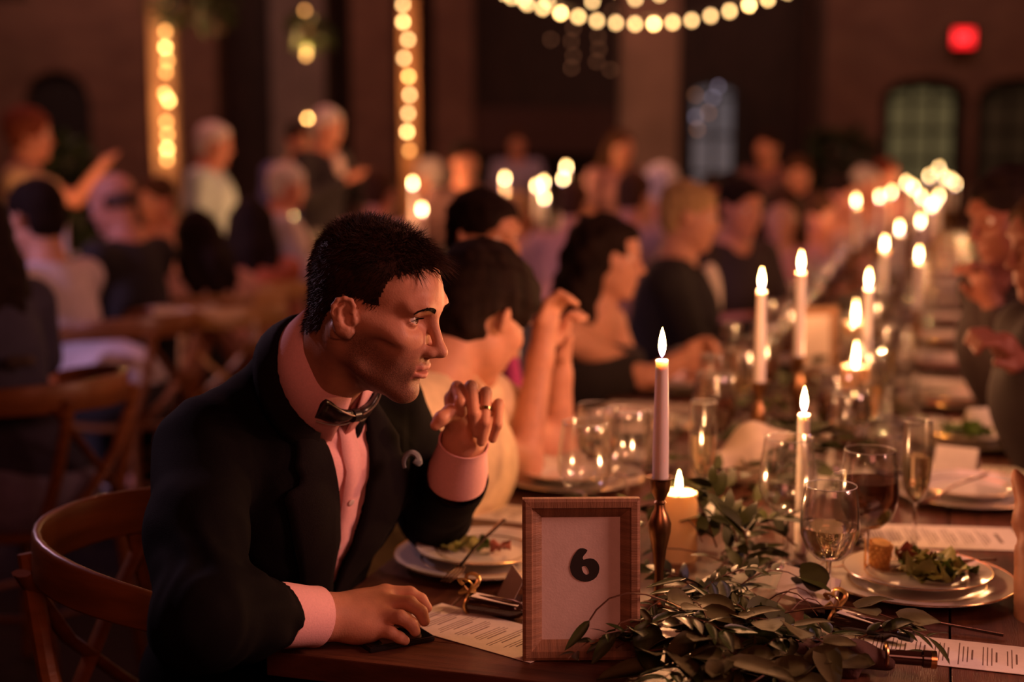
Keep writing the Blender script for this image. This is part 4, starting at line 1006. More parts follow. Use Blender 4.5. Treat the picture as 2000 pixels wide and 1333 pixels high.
def hero_skin():
    S = SDF(); S.frame(HM, HO, HS); add_head(S, 2)
    nb = RC-ax*.02-fw*.004
    S.frame()
    S.cap(hw((0, -.026, -.03)), nb, .052, .058, k=.025)
    for sx in (1, -1): S.cap(hw((.060*sx, -.018, -.028)), RC+fw*.050+rt*.022*sx-ax*.01, .012, .012, k=.03)
    S.cap(hw((0, .020, -.090)), RC+fw*.045, .016, .014, k=.03)
    S.cap(nb, tw((0, -.01, .0)), .056, .07, k=.04)
    S.cap(tw((0, -.02, .0)), tw((0, -.01, -.30)), .07, .09, k=.05)
    S.cap(tw((.15, -.01, -.02)), tw((-.15, -.01, -.02)), .045, k=.05)
    S.chain([SHR, ELR, WRR], [.046, .038, .027], k=.03)
    S.chain([SHL, ELL, WRL], [.046, .038, .026], k=.03)
    # his right hand, resting on its edge by the phone
    Wp = WRR
    J = {'i': [(752, 1160, 1.950), (800, 1160, 1.955), (822, 1172, 1.955), (834, 1188, 1.950)],
         'm': [(748, 1178, 1.925), (800, 1179, 1.915), (822, 1196, 1.908), (829, 1214, 1.906)],
         'r': [(738, 1203, 1.905), (782, 1206, 1.890), (803, 1220, 1.888), (811, 1234, 1.890)],
         'p': [(726, 1231, 1.892), (762, 1236, 1.884), (780, 1246, 1.884), (791, 1252, 1.888)]}
    rad = {'i': (.0125, .0100, .0088, .0076), 'm': (.0128, .0102, .0090, .0078), 'r': (.0122, .0096, .0086, .0075), 'p': (.0112, .0086, .0078, .0068)}
    for q in 'imrp':
        pts = [np.array(PY(*a)) for a in J[q]]
        S.cap(Wp, pts[0], .021, .0135, k=.022)
        S.chain(pts, rad[q], k=.004)
    S.ell(np.array(PY(700, 1228, 1.905)), (.028, .022, .021), k=.02)
    S.ell(np.array(PY(694, 1192, 1.925)), (.030, .024, .020), k=.02)
    S.chain([WRR, np.array(PY(690, 1196, 1.955)), np.array(PY(752, 1203, 1.962)), np.array(PY(790, 1212, 1.950)), np.array(PY(812, 1220, 1.940))], [.020, .017, .012, .0105, .008], k=.006)
    # his left hand, loosely closed in front of the chin, fingers hanging down
    Wq = WRL
    K = {'i': [(884, 780, 2.150), (893, 757, 2.115), (899, 785, 2.092), (903, 806, 2.098)],
         'm': [(914, 774, 2.155), (920, 756, 2.105), (926, 808, 2.082), (930, 846, 2.088)],
         'r': [(941, 786, 2.155), (949, 768, 2.105), (947, 826, 2.082), (940, 864, 2.088)],
         'p': [(963, 806, 2.150), (974, 790, 2.108), (972, 830, 2.088), (962, 858, 2.092)]}
    for q in 'imrp':
        pts = [np.array(PY(*a)) for a in K[q]]
        S.cap(Wq, pts[0], .020, .0135, k=.022)
        S.chain(pts, [r*.95 for r in rad[q]], k=.0035)
    S.ell(np.array(PY(918, 818, 2.145)), (.030, .017, .030), k=.02)
    S.chain([Wq, np.array(PY(893, 826, 2.118)), np.array(PY(880, 806, 2.098)), np.array(PY(862, 818, 2.085)), np.array(PY(851, 831, 2.083))], [.018, .0155, .0118, .0105, .0085], k=.006)
    return S
hero = thing('person', 'man in a dark suit and bow tie at the table end, hand by his chin', 'person', tuple(PEL[:2])+(0,))
me = hero_skin().mesh('skin_parts', .0021)
body = link('body', me, None, hero, True)
V = np.empty(len(me.vertices)*3, np.float32); me.vertices.foreach_get('co', V); V = V.reshape(-1, 3)
L = ((V-HO) @ HM)/HS
x, y, z = np.abs(L[:, 0]), L[:, 1], L[:, 2]
def ss(v, a, b): t = np.clip((v-a)/(b-a), 0, 1); return t*t*(3-2*t)
st = ss(z, -.005, -.035)*ss(z, -.135, -.105)*ss(y, -.012, .012)
st *= 1-ss(y, .035, .075)*ss(z, -.058, -.030); st *= 1-.8*ss(z, -.045, -.02)*ss(y, .02, .05)*ss(x, .028, .036)*(z > -.04)
lp = (1-ss(x, .0195, .023))*ss(z, -.0735, -.071)*(1-ss(z, -.0525, -.0495))*ss(y, .082, .0875)
st = st*(1-lp)
for nm, arr in (('stubble', st), ('lips', lp*.75)):
    a = me.attributes.new(nm, 'FLOAT', 'POINT'); a.data.foreach_set('value', arr.astype(np.float32))
me.materials.append(skin_mat('hero_skin', (.57, .275, .17), True))
# eyes
M['eye_white'] = mat('eye_white', (.72, .64, .58), .12, var=.04, spec=.6, coat=.5)
M['iris'] = mat('brown_iris', (.10, .05, .028), .1, var=.4, scale=300, coat=.8)
M['pupil'] = mat('pupil', (.006, .005, .005), .05, coat=1)
look = frame_yaw(R(-22), R(3))
for sx in (1, -1):
    c = hw((.0325*sx, .0706, .0135)); r = .0124*HS
    mm = Matrix.Translation(c) @ Matrix(look.tolist()).to_4x4() @ Matrix.Rotation(R(-90), 4, 'X')
    prof = [(r*math.sin(a)+1e-6*(a == 0), -r*math.cos(a)) for a in np.linspace(0, math.pi-.50, 14)]
    e = MB().lathe(prof, 24, mm).build('eye', M['eye_white'], hero, True, True)
    ir = [(.0060*HS, r*.875), (.0054*HS, r*.90), (.0026*HS, r*.885)]
    MB().lathe([(1e-5, r*.80)]+ir[:1]+ir[1:]+[(1e-5, r*.86)], 24, mm).build('iris', M['iris'], e, True, False)
    MB().lathe([(.0029*HS, r*.86), (.0027*HS, r*.90), (1e-5, r*.905)], 16, mm).build('pupil', M['pupil'], e, True, False)
    for k in e.children: k.parent = e; k.matrix_parent_inverse = (Matrix.Translation(hero.location)).inverted() if False else Matrix.Identity(4)
MB().box((-.014, .084, -.0615), (.014, .0885, -.0565), Matrix.Translation(HO) @ Matrix((HM*HS).tolist()).to_4x4(), .0015).build('teeth', mat('teeth', (.55, .48, .40), .3), hero, True, True)

# hair: a scalp cap and thousands of tapered strands
M['hair_dark'] = mat('dark_brown_hair', (.034, .015, .009), .5, var=.5, scale=70, spec=.22)
M['brow'] = mat('brow_hair', (.012, .006, .004), .8, spec=.05)
def hairline(x, y):
    """lowest z where hair grows, for |x|, y in head space"""
    pts = [(-.2, -.066), (-.085, -.062), (-.055, -.048), (-.034, -.012), (-.018, .016), (.006, .022), (.013, .000), (.018, -.028), (.029, -.024), (.035, .026), (.040, .058), (.054, .070), (.066, .074), (.078, .078), (.12, .085)]
    return np.interp(y, [p[0] for p in pts], [p[1] for p in pts])
S = SDF(); S.frame(HM, HO, HS)
S.ell((0, -.015, .0475), (.0755, .0940, .0805), k=0); S.ell((0, .027, .047), (.0625, .0640, .0575), k=.02); S.cap((0, -.045, -.01), (0, -.055, -.05), .052, .045, k=.02)
cap = S.mesh('hair', .003)
CV = np.empty(len(cap.vertices)*3, np.float32); cap.vertices.foreach_get('co', CV); CV = CV.reshape(-1, 3)
CL = ((CV-HO) @ HM)/HS
bm = bmesh.new(); bm.from_mesh(cap); bm.verts.ensure_lookup_table()
jit = RNG.normal(0, .0035, len(CL))
keep = CL[:, 2] > hairline(np.abs(CL[:, 0]), CL[:, 1])+.005+jit
bmesh.ops.delete(bm, geom=[v for v in bm.verts if not keep[v.index]], context='VERTS')
bm.to_mesh(cap)
hair = link('hair', cap, M['hair_dark'], hero, True)
bm.faces.ensure_lookup_table()
fa = np.array([f.calc_area() for f in bm.faces]); fc = np.array([f.calc_center_median() for f in bm.faces]); fn = np.array([f.normal for f in bm.faces])
bm.free()
N = 9000; pick = RNG.choice(len(fa), N, p=fa/fa.sum())
P0 = fc[pick]+RNG.normal(0, .0014, (N, 3)); NL = fn[pick] @ HM; PL = ((P0-HO) @ HM)/HS
X, Y, Z = PL.T; top = ss(Z, .055, .105); frontness = ss(Y, .0, .07)
flow = np.stack([np.where(X > 0, .15, -.15)+.25*np.sin(Y*60+X*30), -.45+1.2*top*(.35+.65*frontness), -.75+.65*top], 1)
flow += RNG.normal(0, .22, (N, 3))
nd = NL*(.22+.25*top)[:, None]
D0 = nd+flow*.8; D0 /= np.linalg.norm(D0, axis=1)[:, None]
ln = (.006+.010*top+.016*top*frontness)*RNG.uniform(.6, 1.25, N)
fr = (top*frontness) > .45
bend = np.where(fr[:, None], np.array([[0, .35, -.75]]), flow*.5-.1*NL)
VV = []; QQ = []
seg = 3; rad0 = RNG.uniform(.00045, .00080, N)
side = np.cross(D0, NL); side /= np.linalg.norm(side, axis=1)[:, None]+1e-6; oth = np.cross(D0, side)
rows = []
for sgi in range(seg+1):
    t = sgi/seg
    c = PL+D0*(ln*t)[:, None]+bend*(ln*t*t*.45)[:, None]
    rr = (rad0*(1-.85*t))[:, None]
    ring = [c+(side*math.cos(a)+oth*math.sin(a))*rr for a in (0, 2.09, 4.19)]
    rows.append(np.stack(ring, 1))
A = np.stack(rows, 1)  # N, seg+1, 3, 3
VV = (A.reshape(-1, 3)*HS) @ HM.T+HO
base = np.arange(N)[:, None, None]*((seg+1)*3)+np.arange(seg)[None, :, None]*3+np.arange(3)[None, None, :]
nx_ = np.arange(N)[:, None, None]*((seg+1)*3)+np.arange(seg)[None, :, None]*3+((np.arange(3)+1) % 3)[None, None, :]
QQ = np.stack([base, nx_, nx_+3, base+3], -1).reshape(-1, 4)
ho = link('hair_strands', mesh_np('hair_strands', VV, QQ), M['hair_dark'], hair); ho['kind'] = 'stuff'
# brows and lashes
mb = MB(); fb = BVHTree.FromPolygons([tuple(v) for v in V], [tuple(p_.vertices) for p_ in body.data.polygons])
def on_face(x, z):
    h = fb.ray_cast(Vector(hw((x, .2, z))), Vector(-HM[:, 1])); return Vector(h[0]), Vector(h[1])
for sx in (1, -1):
    for i in range(280):
        t = random.random(); xx = .011+.036*t
        zz = .0290+.0080*math.sin(min(t*1.15, 1)*math.pi*.60)-.006*max(0, t-.70)/.3+random.uniform(-1, 1)*.0030*(1-.65*t)
        p, n_ = on_face(sx*xx, zz); d = Vector(HM @ np.array((.75*sx, 0, .50-1.0*t))); d = (d-n_*d.dot(n_)).normalized()*random.uniform(.005, .009)
        mb.tube([p-n_*.0005, p+d*.5+n_*.0012, p+d+n_*.0008], [.0005, .0004, .0002], 3, False)
    for i in range(26):
        t = i/25*2-1; a = Vector((.0325+.0112*t, .0706+.0140*math.sqrt(max(0, 1-t*t*.6))*.93, .0135+.0058-.005*t*t)); b = a+Vector((.002*t, .006, .0022))
        mb.tube([hw((sx*a.x, a.y, a.z)), hw((sx*b.x, b.y, b.z))], [.0003, .0001], 3, False)
eb = mb.build('eyebrows', M['brow'], hero, True, True)

# clothes
M['suit'] = mat('charcoal_suit_wool', (.0030, .0021, .0025), .85, spec=.10, var=.2, scale=400, bump=.25, bscale=700)
M['lapel'] = mat('charcoal_lapel_wool', (.0075, .0052, .0056), .8, spec=.12, var=.2, scale=400, bump=.25, bscale=700)
M['pinkshirt'] = mat('pale_pink_shirt', (.86, .47, .46), .8, var=.05, scale=300, bump=.12, bscale=500)
M['tie'] = mat('dark_bow_tie', (.02, .014, .013), .3, var=.4, scale=90, spec=.6)
M['tie_edge'] = mat('silver_tie_edge', (.55, .46, .38), .3, .9)
M['ribbon_blue'] = mat('pale_blue_pocket_ribbon', (.20, .22, .24), .4, .2)
def jacket():
    S = SDF(); S.frame(TR, TM)
    S.ell((0, .010, -.13), (.180, .122, .205), k=0)
    S.cap((.145, -.014, -.018), (-.145, -.010, -.018), .072, k=.05)
    for sx in (1, -1):
        S.cap((.050*sx, -.045, .055), (.150*sx, -.016, .012), .040, .055, k=.035)
        S.ell((.085*sx, .055, -.10), (.085, .070, .12), k=.05)
    S.ell((0, .005, -.34), (.168, .130, .20), k=.05)
    S.ell((0, -.01, -.47), (.185, .150, .13), k=.05)
    S.frame()
    S.cap(RC-fw*.045-ax*.035, RC-fw*.05-ax*.02, .050, .046, k=.04)
    S.chain([SHR, SHR*.5+ELR*.5+np.array((-.008, 0, 0)), ELR, ELR*.45+WRRs*.55, WRRs], [.072, .064, .058, .052, .045], k=.030)
    S.chain([SHL, SHL*.5+ELL*.5, ELL, WRLs], [.070, .062, .056, .050], k=.030)
    def wr(x, y, z):
        a = .0016*np.sin(31*z+18*x+6*np.sin(17*x+13*y)+3*np.sin(23*z))*np.sin(27*x-19*y+11*z)
        el = np.exp(-((x-ELR[0]-.02)**2+(y-ELR[1]-.05)**2+(z-ELR[2]-.03)**2)/.008)+.5*np.exp(-((x-SHR[0])**2+(y-SHR[1])**2+(z-SHR[2]+.09)**2)/.006)
        return a+el*(.0034*np.sin(75*z+45*x-40*y+5*np.sin(31*x)+3*np.sin(43*y)))
    S.disp = wr
    return S
JS = jacket(); jme = JS.mesh('jacket', .0055, JS.disp)
bm = bmesh.new(); bm.from_mesh(jme)
jb = BVHTree.FromBMesh(bm)
ZB, ZT = -.265, .075
def incut(c):
    p = tl(c)
    if p[1] > .03 and ZB < p[2] < .14 and abs(p[0]) < .046*(min(p[2], ZT)-ZB)/(ZT-ZB): return True
    q = np.array(c)-RC; t = q.dot(ax)
    return np.linalg.norm(q-ax*t) < .078 and -.07 < t < .12
dirs = [(WRRs, WRRs-ELR), (WRLs, WRLs-ELL)]
def pastcuff(c):
    for w_, d_ in dirs:
        d_ = d_/np.linalg.norm(d_); q = np.array(c)-w_
        if np.linalg.norm(q) < .06 and q.dot(d_) > .006: return True
    return False
def behind(c): return tl(c)[2] < -.50
dead = [f for f in bm.faces if incut(f.calc_center_median()) or pastcuff(f.calc_center_median())]
bmesh.ops.delete(bm, geom=dead, context='FACES')
be = [e for e in bm.edges if e.is_boundary]
bv = list({v for e in be for v in e.verts})
for _ in range(6): bmesh.ops.smooth_vert(bm, verts=bv, factor=.5, use_axis_x=True, use_axis_y=True, use_axis_z=True)
bm.to_mesh(jme); bm.free()
jk = link('jacket', jme, M['suit'], hero, True)
sm = jk.modifiers.new('solid', 'SOLIDIFY'); sm.thickness = .004; sm.offset = -1
def drape(xz, off):
    x_, z_ = xz; o = Vector(tw((x_, .35, z_))); d = Vector(-TR[:, 1])
    h = jb.ray_cast(o, d)
    if h[0] is None or tl(h[0])[1] < -.02:
        h = jb.find_nearest(Vector(tw((x_, .03, z_))))
    return np.array(h[0])+np.array(h[1])*off
def polyline(pts, n):
    P = np.array(pts, float); s = np.r_[0, np.cumsum(np.linalg.norm(np.diff(P, axis=0), axis=1))]; s /= s[-1]
    t = np.linspace(0, 1, n); return np.stack([np.interp(t, s, P[:, k]) for k in range(P.shape[1])], 1)
for sx in (1, -1):
    inner = polyline([(.058, .075), (.038, .02), (.022, -.10), (.006, -.20), (-.004*sx, -.262)], 26)
    outer = polyline([(.078, .070), (.088, .030), (.104, .006), (.092, -.008), (.124, -.022), (.106, -.10), (.072, -.18), (.030, -.245), (.001, -.268)], 26)
    Vv = []; Ff = []; nc = 7
    for i in range(26):
        for j in range(nc):
            t = j/(nc-1); p = inner[i]*(1-t)+outer[i]*t
            Vv.append(drape((p[0]*sx, p[1]), .0055+.006*math.sin(math.pi*min(1, t*1.0))*(1-i/30)))
    for i in range(25):
        for j in range(nc-1):
            q = (i*nc+j, i*nc+j+1, (i+1)*nc+j+1, (i+1)*nc+j); Ff.append(q if sx < 0 else q[::-1])
    l = link('lapel', mesh('lapel', Vv, Ff), M['lapel'], hero, True)
    sm = l.modifiers.new('solid', 'SOLIDIFY'); sm.thickness = .004; sm.offset = 0
# shirt body and collar
S = SDF(); S.frame(TR, TM)
S.ell((0, .010, -.13), (.166, .113, .195), k=0); S.ell((0, .005, -.33), (.155, .118, .20), k=.05)
for sx in (1, -1): S.ell((.080*sx, .052, -.10), (.078, .062, .112), k=.05)
S.cap((0, .015, .02), (0, .02, -.02), .066, .085, k=.05)
def fold(x, y, z): return .0022*np.sin(70*x+60*y+30*z+3*np.sin(50*z))
sh = link('shirt', S.mesh('shirt', .006, fold), M['pinkshirt'], hero, True)
mb = MB()
pl = [drape((0, z_), -.004) for z_ in np.linspace(-.25, .05, 16)]
Vv = []; Ff = []
for i, z_ in enumerate(np.linspace(-.30, .055, 18)):
    for x_ in (-.016, .016):
        o = Vector(tw((x_, .35, z_))); Vv.append(o)
sb = BVHTree.FromPolygons([tuple(v.co) for v in sh.data.vertices], [tuple(p.vertices) for p in sh.data.polygons])
Vv = [np.array((sb.ray_cast(Vector(v), Vector(-TR[:, 1]))[0] or v))+TR[:, 1]*.0028 for v in Vv]
for i in range(17): Ff.append((2*i, 2*i+1, 2*i+3, 2*i+2))
pk = link('placket', mesh('placket', Vv, Ff), M['pinkshirt'], sh); pk.modifiers.new('s', 'SOLIDIFY').thickness = .0025
for i, z_ in enumerate((-.22, -.14, -.06)):
    h = sb.ray_cast(Vector(tw((0, .35, z_))), Vector(-TR[:, 1]))
    if h[0]:
        mm = Matrix.Translation(h[0]+Vector(TR[:, 1])*.004) @ Vector(TR[:, 1]).to_track_quat('Z', 'Y').to_matrix().to_4x4()
        MB().lathe([(.0052, 0), (.0056, .001), (.004, .0018), (1e-5, .0014)], 12, mm).build('button', mat('shirt_button', (.7, .55, .5), .3), sh)
# shirt collar: stand and turned-down leaf round the neck
def ring(th, rr, hgt, fwd=0): return RC+(fw*math.cos(th)+rt*math.sin(th))*rr+ax*hgt+fw*fwd
Vv = []; Ff = []; nt_ = 48
for i in range(nt_):
    th = R(8)+(2*math.pi-R(16))*i/(nt_-1); back = .5-.5*math.cos(th)
    fr_ = 1-back
    Vv += [ring(th, .070, -.012-.012*fr_, .006), ring(th, .0655, .020+.018*back, .004), ring(th, .0650, .036+.034*back, .002), ring(th, .0690, .037+.033*back, .002),
           ring(th, .0790, .010+.020*back-.008*fr_, .004), ring(th, .0870, -.020+.030*back-.040*fr_**3, .006)]
for i in range(nt_-1):
    for j in range(5): Ff.append((i*6+j, (i+1)*6+j, (i+1)*6+j+1, i*6+j+1))
cl = link('collar', mesh('collar', Vv, Ff), M['pinkshirt'], sh); cl.modifiers.new('s', 'SOLIDIFY').thickness = .002
# jacket collar behind the neck
Vv = []; Ff = []
for i in range(29):
    th = R(24)+(2*math.pi-R(48))*i/28; back = .5-.5*math.cos(th); hi_ = -.046+.078*back**.75
    Vv += [ring(th, .079, hi_-.006, .004), ring(th, .082, hi_, .004), ring(th, .092, hi_-.012, .005), ring(th, .101, hi_-.030, .006), ring(th, .104, hi_-.042, .006)]
for i in range(28):
    for j in range(4): Ff.append((i*5+j, (i+1)*5+j, (i+1)*5+j+1, i*5+j+1))
jc = link('jacket_collar', mesh('jacket_collar', Vv, Ff), M['lapel'], hero, True); jc.modifiers.new('s', 'SOLIDIFY').thickness = .003
# bow tie
bt = ring(0, .083, -.004, .004)
def bow(p): return bt+rt*p[0]+fw*p[1]+ax*p[2]
k = MB()
k.tube([bow((-.006, .004, 0)), bow((.006, .004, 0))], .010, 10)
kt = k.build('bow_tie', M['tie'], hero, True, True)
for sx in (1, -1):
    Vv = []; Ff = []; n1, n2 = 9, 10
    for i in range(n1):
        t = i/(n1-1); w_ = .007+.013*t**.8; d_ = .005+.004*math.sin(t*math.pi)
        for j in range(n2):
            a = 2*math.pi*j/n2
            Vv.append(bow((sx*(.006+.046*t), .004+d_*math.cos(a)-.022*t*t, w_*math.sin(a)+.002*math.sin(9*t))))
    for i in range(n1-1):
        for j in range(n2): q = (j+1) % n2; Ff.append((i*n2+j, (i+1)*n2+j, (i+1)*n2+q, i*n2+q))
    Ff.append(tuple((n1-1)*n2+j for j in range(n2)))
    link('bow_wing', mesh('bow_wing', Vv, Ff), M['tie'], kt)
    e = MB()
    for sz in (1, -1): e.tube([bow((sx*(.008+.044*t), .010-.022*t*t, sz*(.007+.013*t**.8))) for t in np.linspace(0, 1, 7)], .0014, 5)
    e.build('bow_edging', M['tie_edge'], kt)
# cuffs
def cuff(a, b, r0, r1, flare=1.0, name='cuff'):
    a = Vector(a); b = Vector(b); d = (b-a); L_ = d.length; q = d.to_track_quat('Z', 'Y').to_matrix().to_4x4()
    mm = Matrix.Translation(a) @ q
    prof = [(r0, 0), (r0*1.01, L_*.3), (r1*.99, L_*.8), (r1, L_), (r1-.0022, L_), (r1-.003, L_*.8), (r0-.004, 0)]
    return MB().lathe(prof, 28, mm, close=True).build(name, M['pinkshirt'], hero, True, True)
cuff(WRRs*1.12-WRR*.12, WRRs*.16+WRR*.84, .044, .042)
cuff(WRLs*1.08-WRL*.08, WRLs*-.08+WRL*1.08, .046, .039)
# wedding ring, sleeve buttons, pocket ribbon
pr = np.array(PY(949, 768, 2.105)); pd = np.array(PY(947, 826, 2.082)); c_ = pr*.45+pd*.55
mm = Matrix.Translation(c_) @ Vector(pd-pr).to_track_quat('Z', 'Y').to_matrix().to_4x4()
MB().lathe([(.0092, -.0026), (.0106, -.002), (.0106, .002), (.0092, .0026)], 24, mm, close=True).build('wedding_ring', mat('dark_gold_ring', (.25, .16, .08), .25, 1), hero, True, True)
for i in range(4):
    t = .80+.05*i; c_ = ELR*(1-t)+WRRs*t+np.array((-.03, -.034, .018))
    pass
pb = np.array(PY(798, 905, 2.055))
pts = []
for i in range(26):
    t = i/25; a = -1.2+4.9*t; rr = .016*(1-.15*t)
    pts.append(pb+np.array((rr*math.cos(a)*.8, .004*math.sin(a), rr*math.sin(a)))+np.array((.004, 0, .020*(max(0, .25-t))*4)))
MB().tube(pts, [.0045*(.5+.5*math.sin(math.pi*min(1, (i+2)/27))) for i in range(26)], 8, flat=1.6).build('pocket_ribbon', M['ribbon_blue'], hero, True, True)
# trousers and shoes
S = SDF()
sd = np.array((.64, .768, 0)); fdir = np.array((.90, -.42, 0))
for sx in (1, -1):
    hp = PEL+sd*(-.09*sx)+np.array((0, 0, -.01)); kn = hp+fdir*.38+sd*(-.03*sx)+np.array((0, 0, -.03)); an = kn+fdir*.02+np.array((0, 0, -.40))
    S.chain([hp, kn, an], [.085, .068, .055], k=.03)
S.ell(PEL, (.17, .15, .11), k=.05)
link('trousers', S.mesh('trousers', .012), M['suit'], hero, True)
S = SDF()
for sx in (1, -1):
    an = PEL+sd*(-.12*sx)+fdir*.40+np.array((0, 0, -.44)); an[2] = .05
    S.cap(an, an+fdir*.16+np.array((0, 0, -.012)), .045, .036, k=.02)
link('shoes', S.mesh('shoes', .01), mat('black_shoe', (.015, .012, .011), .3), hero, True)
# ------------------------------------------------------------------ chairs
def make_chair(label, wood='chairwood', group=None):
    """cross-back bentwood chair, sitter looks along +y"""
    t = thing('crossback_chair', label, 'chair', group=group); m = M[wood]
    MB().lathe([(1e-4, .455), (.195, .455), (.205, .460), (.208, .468), (.200, .476), (1e-4, .474)], 32, Matrix.Diagonal((1.05, 1, 1, 1))).build('seat', M['rush'] if wood == 'goldchair' else m, t)
    for sx in (1, -1):
        MB().tube([(.17*sx, .165, .46), (.185*sx, .185, .22), (.195*sx, .20, 0)], [.018, .016, .014], 8).build('leg', m, t)
        MB().tube([(.155*sx, -.150, .46), (.175*sx, -.175, .20), (.185*sx, -.20, 0)], [.018, .016, .014], 8).build('leg', m, t)
        MB().tube([(.150*sx, -.140, .46), (.140*sx, -.195, .64), (.130*sx, -.232, .82)], [.017, .016, .015], 8).build('back_post', m, t)
    V = []; F = []; n = 25
    for i in range(n):
        a = R(-108)*(1-2*i/(n-1)); x = .245*math.sin(a); y = -.245*math.cos(a)*1.12+.02; k = abs(2*i/(n-1)-1)
        for dz, dr in ((-.040+.012*k, -.009), (-.040+.012*k, .009), (.040-.012*k**3, .007), (.040-.012*k**3, -.007)):
            V.append((x*(1+dr/.245), y*(1+dr/.245), .825-.035*k**3+dz))
    for i in range(n-1):
        for j in range(4): q = (j+1) % 4; F.append((i*4+j, i*4+q, (i+1)*4+q, (i+1)*4+j))
    F += [(3, 2, 1, 0), tuple((n-1)*4+j for j in range(4))]
    o = link('crest_rail', mesh('crest_rail', V, F), m, t); bv_ = o.modifiers.new('b', 'BEVEL'); bv_.width = .006; bv_.segments = 2
    for sx in (1, -1):
        MB().tube([(.165*sx, -.215, .80), (.05*sx, -.228, .66), (-.06*sx, -.215, .56), (-.150*sx, -.150, .465)], .017, 8, flat=.45).build('cross_slat', m, t)
    MB().tube([(.17*math.cos(a), .17*math.sin(a), .25) for a in np.linspace(0, 6.2832, 25)], .008, 6, False).build('stretcher_ring', m, t)
    return t
chair0 = make_chair('honey wood cross-back chair under the man in the dark suit', 'chairwood', 'cross-back chairs')
chair0.location = (-.480, 2.155, 0); chair0.rotation_euler = (0, 0, R(-90-16.8-4))
gchair0 = make_chair('pale golden cross-back chair behind the suited man\'s shoulder, in front of the dark haired women', 'goldchair', 'cross-back chairs')
gchair0.location = (-1.10, 5.35, 0); gchair0.rotation_euler = (0, 0, R(10))

# ------------------------------------------------------------------ guests
SKIN.append(skin_mat('skin_deep', (.22, .075, .05)))
CLOTH = {}
def cloth(col, rough=.85):
    k = tuple(col)
    if k not in CLOTH: CLOTH[k] = mat('cloth_%d' % len(CLOTH), col, rough, var=.14, scale=30, bump=.15, bscale=120)
    return CLOTH[k]
HAIRM = {}
def hairm(col):
    k = tuple(col)
    if k not in HAIRM: HAIRM[k] = mat('hair_%d' % len(HAIRM), col, .7, spec=.06, var=.4, scale=60, bump=.4, bscale=120, stretch=(1, 1, .25))
    return HAIRM[k]
DK = (.016, .009, .007); BR = (.06, .028, .015); GR = (.38, .33, .31); WH = (.62, .58, .55); RD = (.16, .045, .025); BL = (.40, .26, .12)
def eye_mesh():
    r = .0128; prof = [(max(1e-4, r*math.sin(a)), -r*math.cos(a)) for a in np.linspace(0, math.pi, 13)]
    q = MB().lathe(prof, 14, Matrix.Rotation(R(-90), 4, 'X')); m_ = mesh('eye', q.V, q.F); m_.materials.append(M['eye_white']); m_.materials.append(M['iris'])
    for p_ in m_.polygons: p_.material_index = 1 if p_.center.y > r*.86 else 0
    return m_
EYE = eye_mesh()
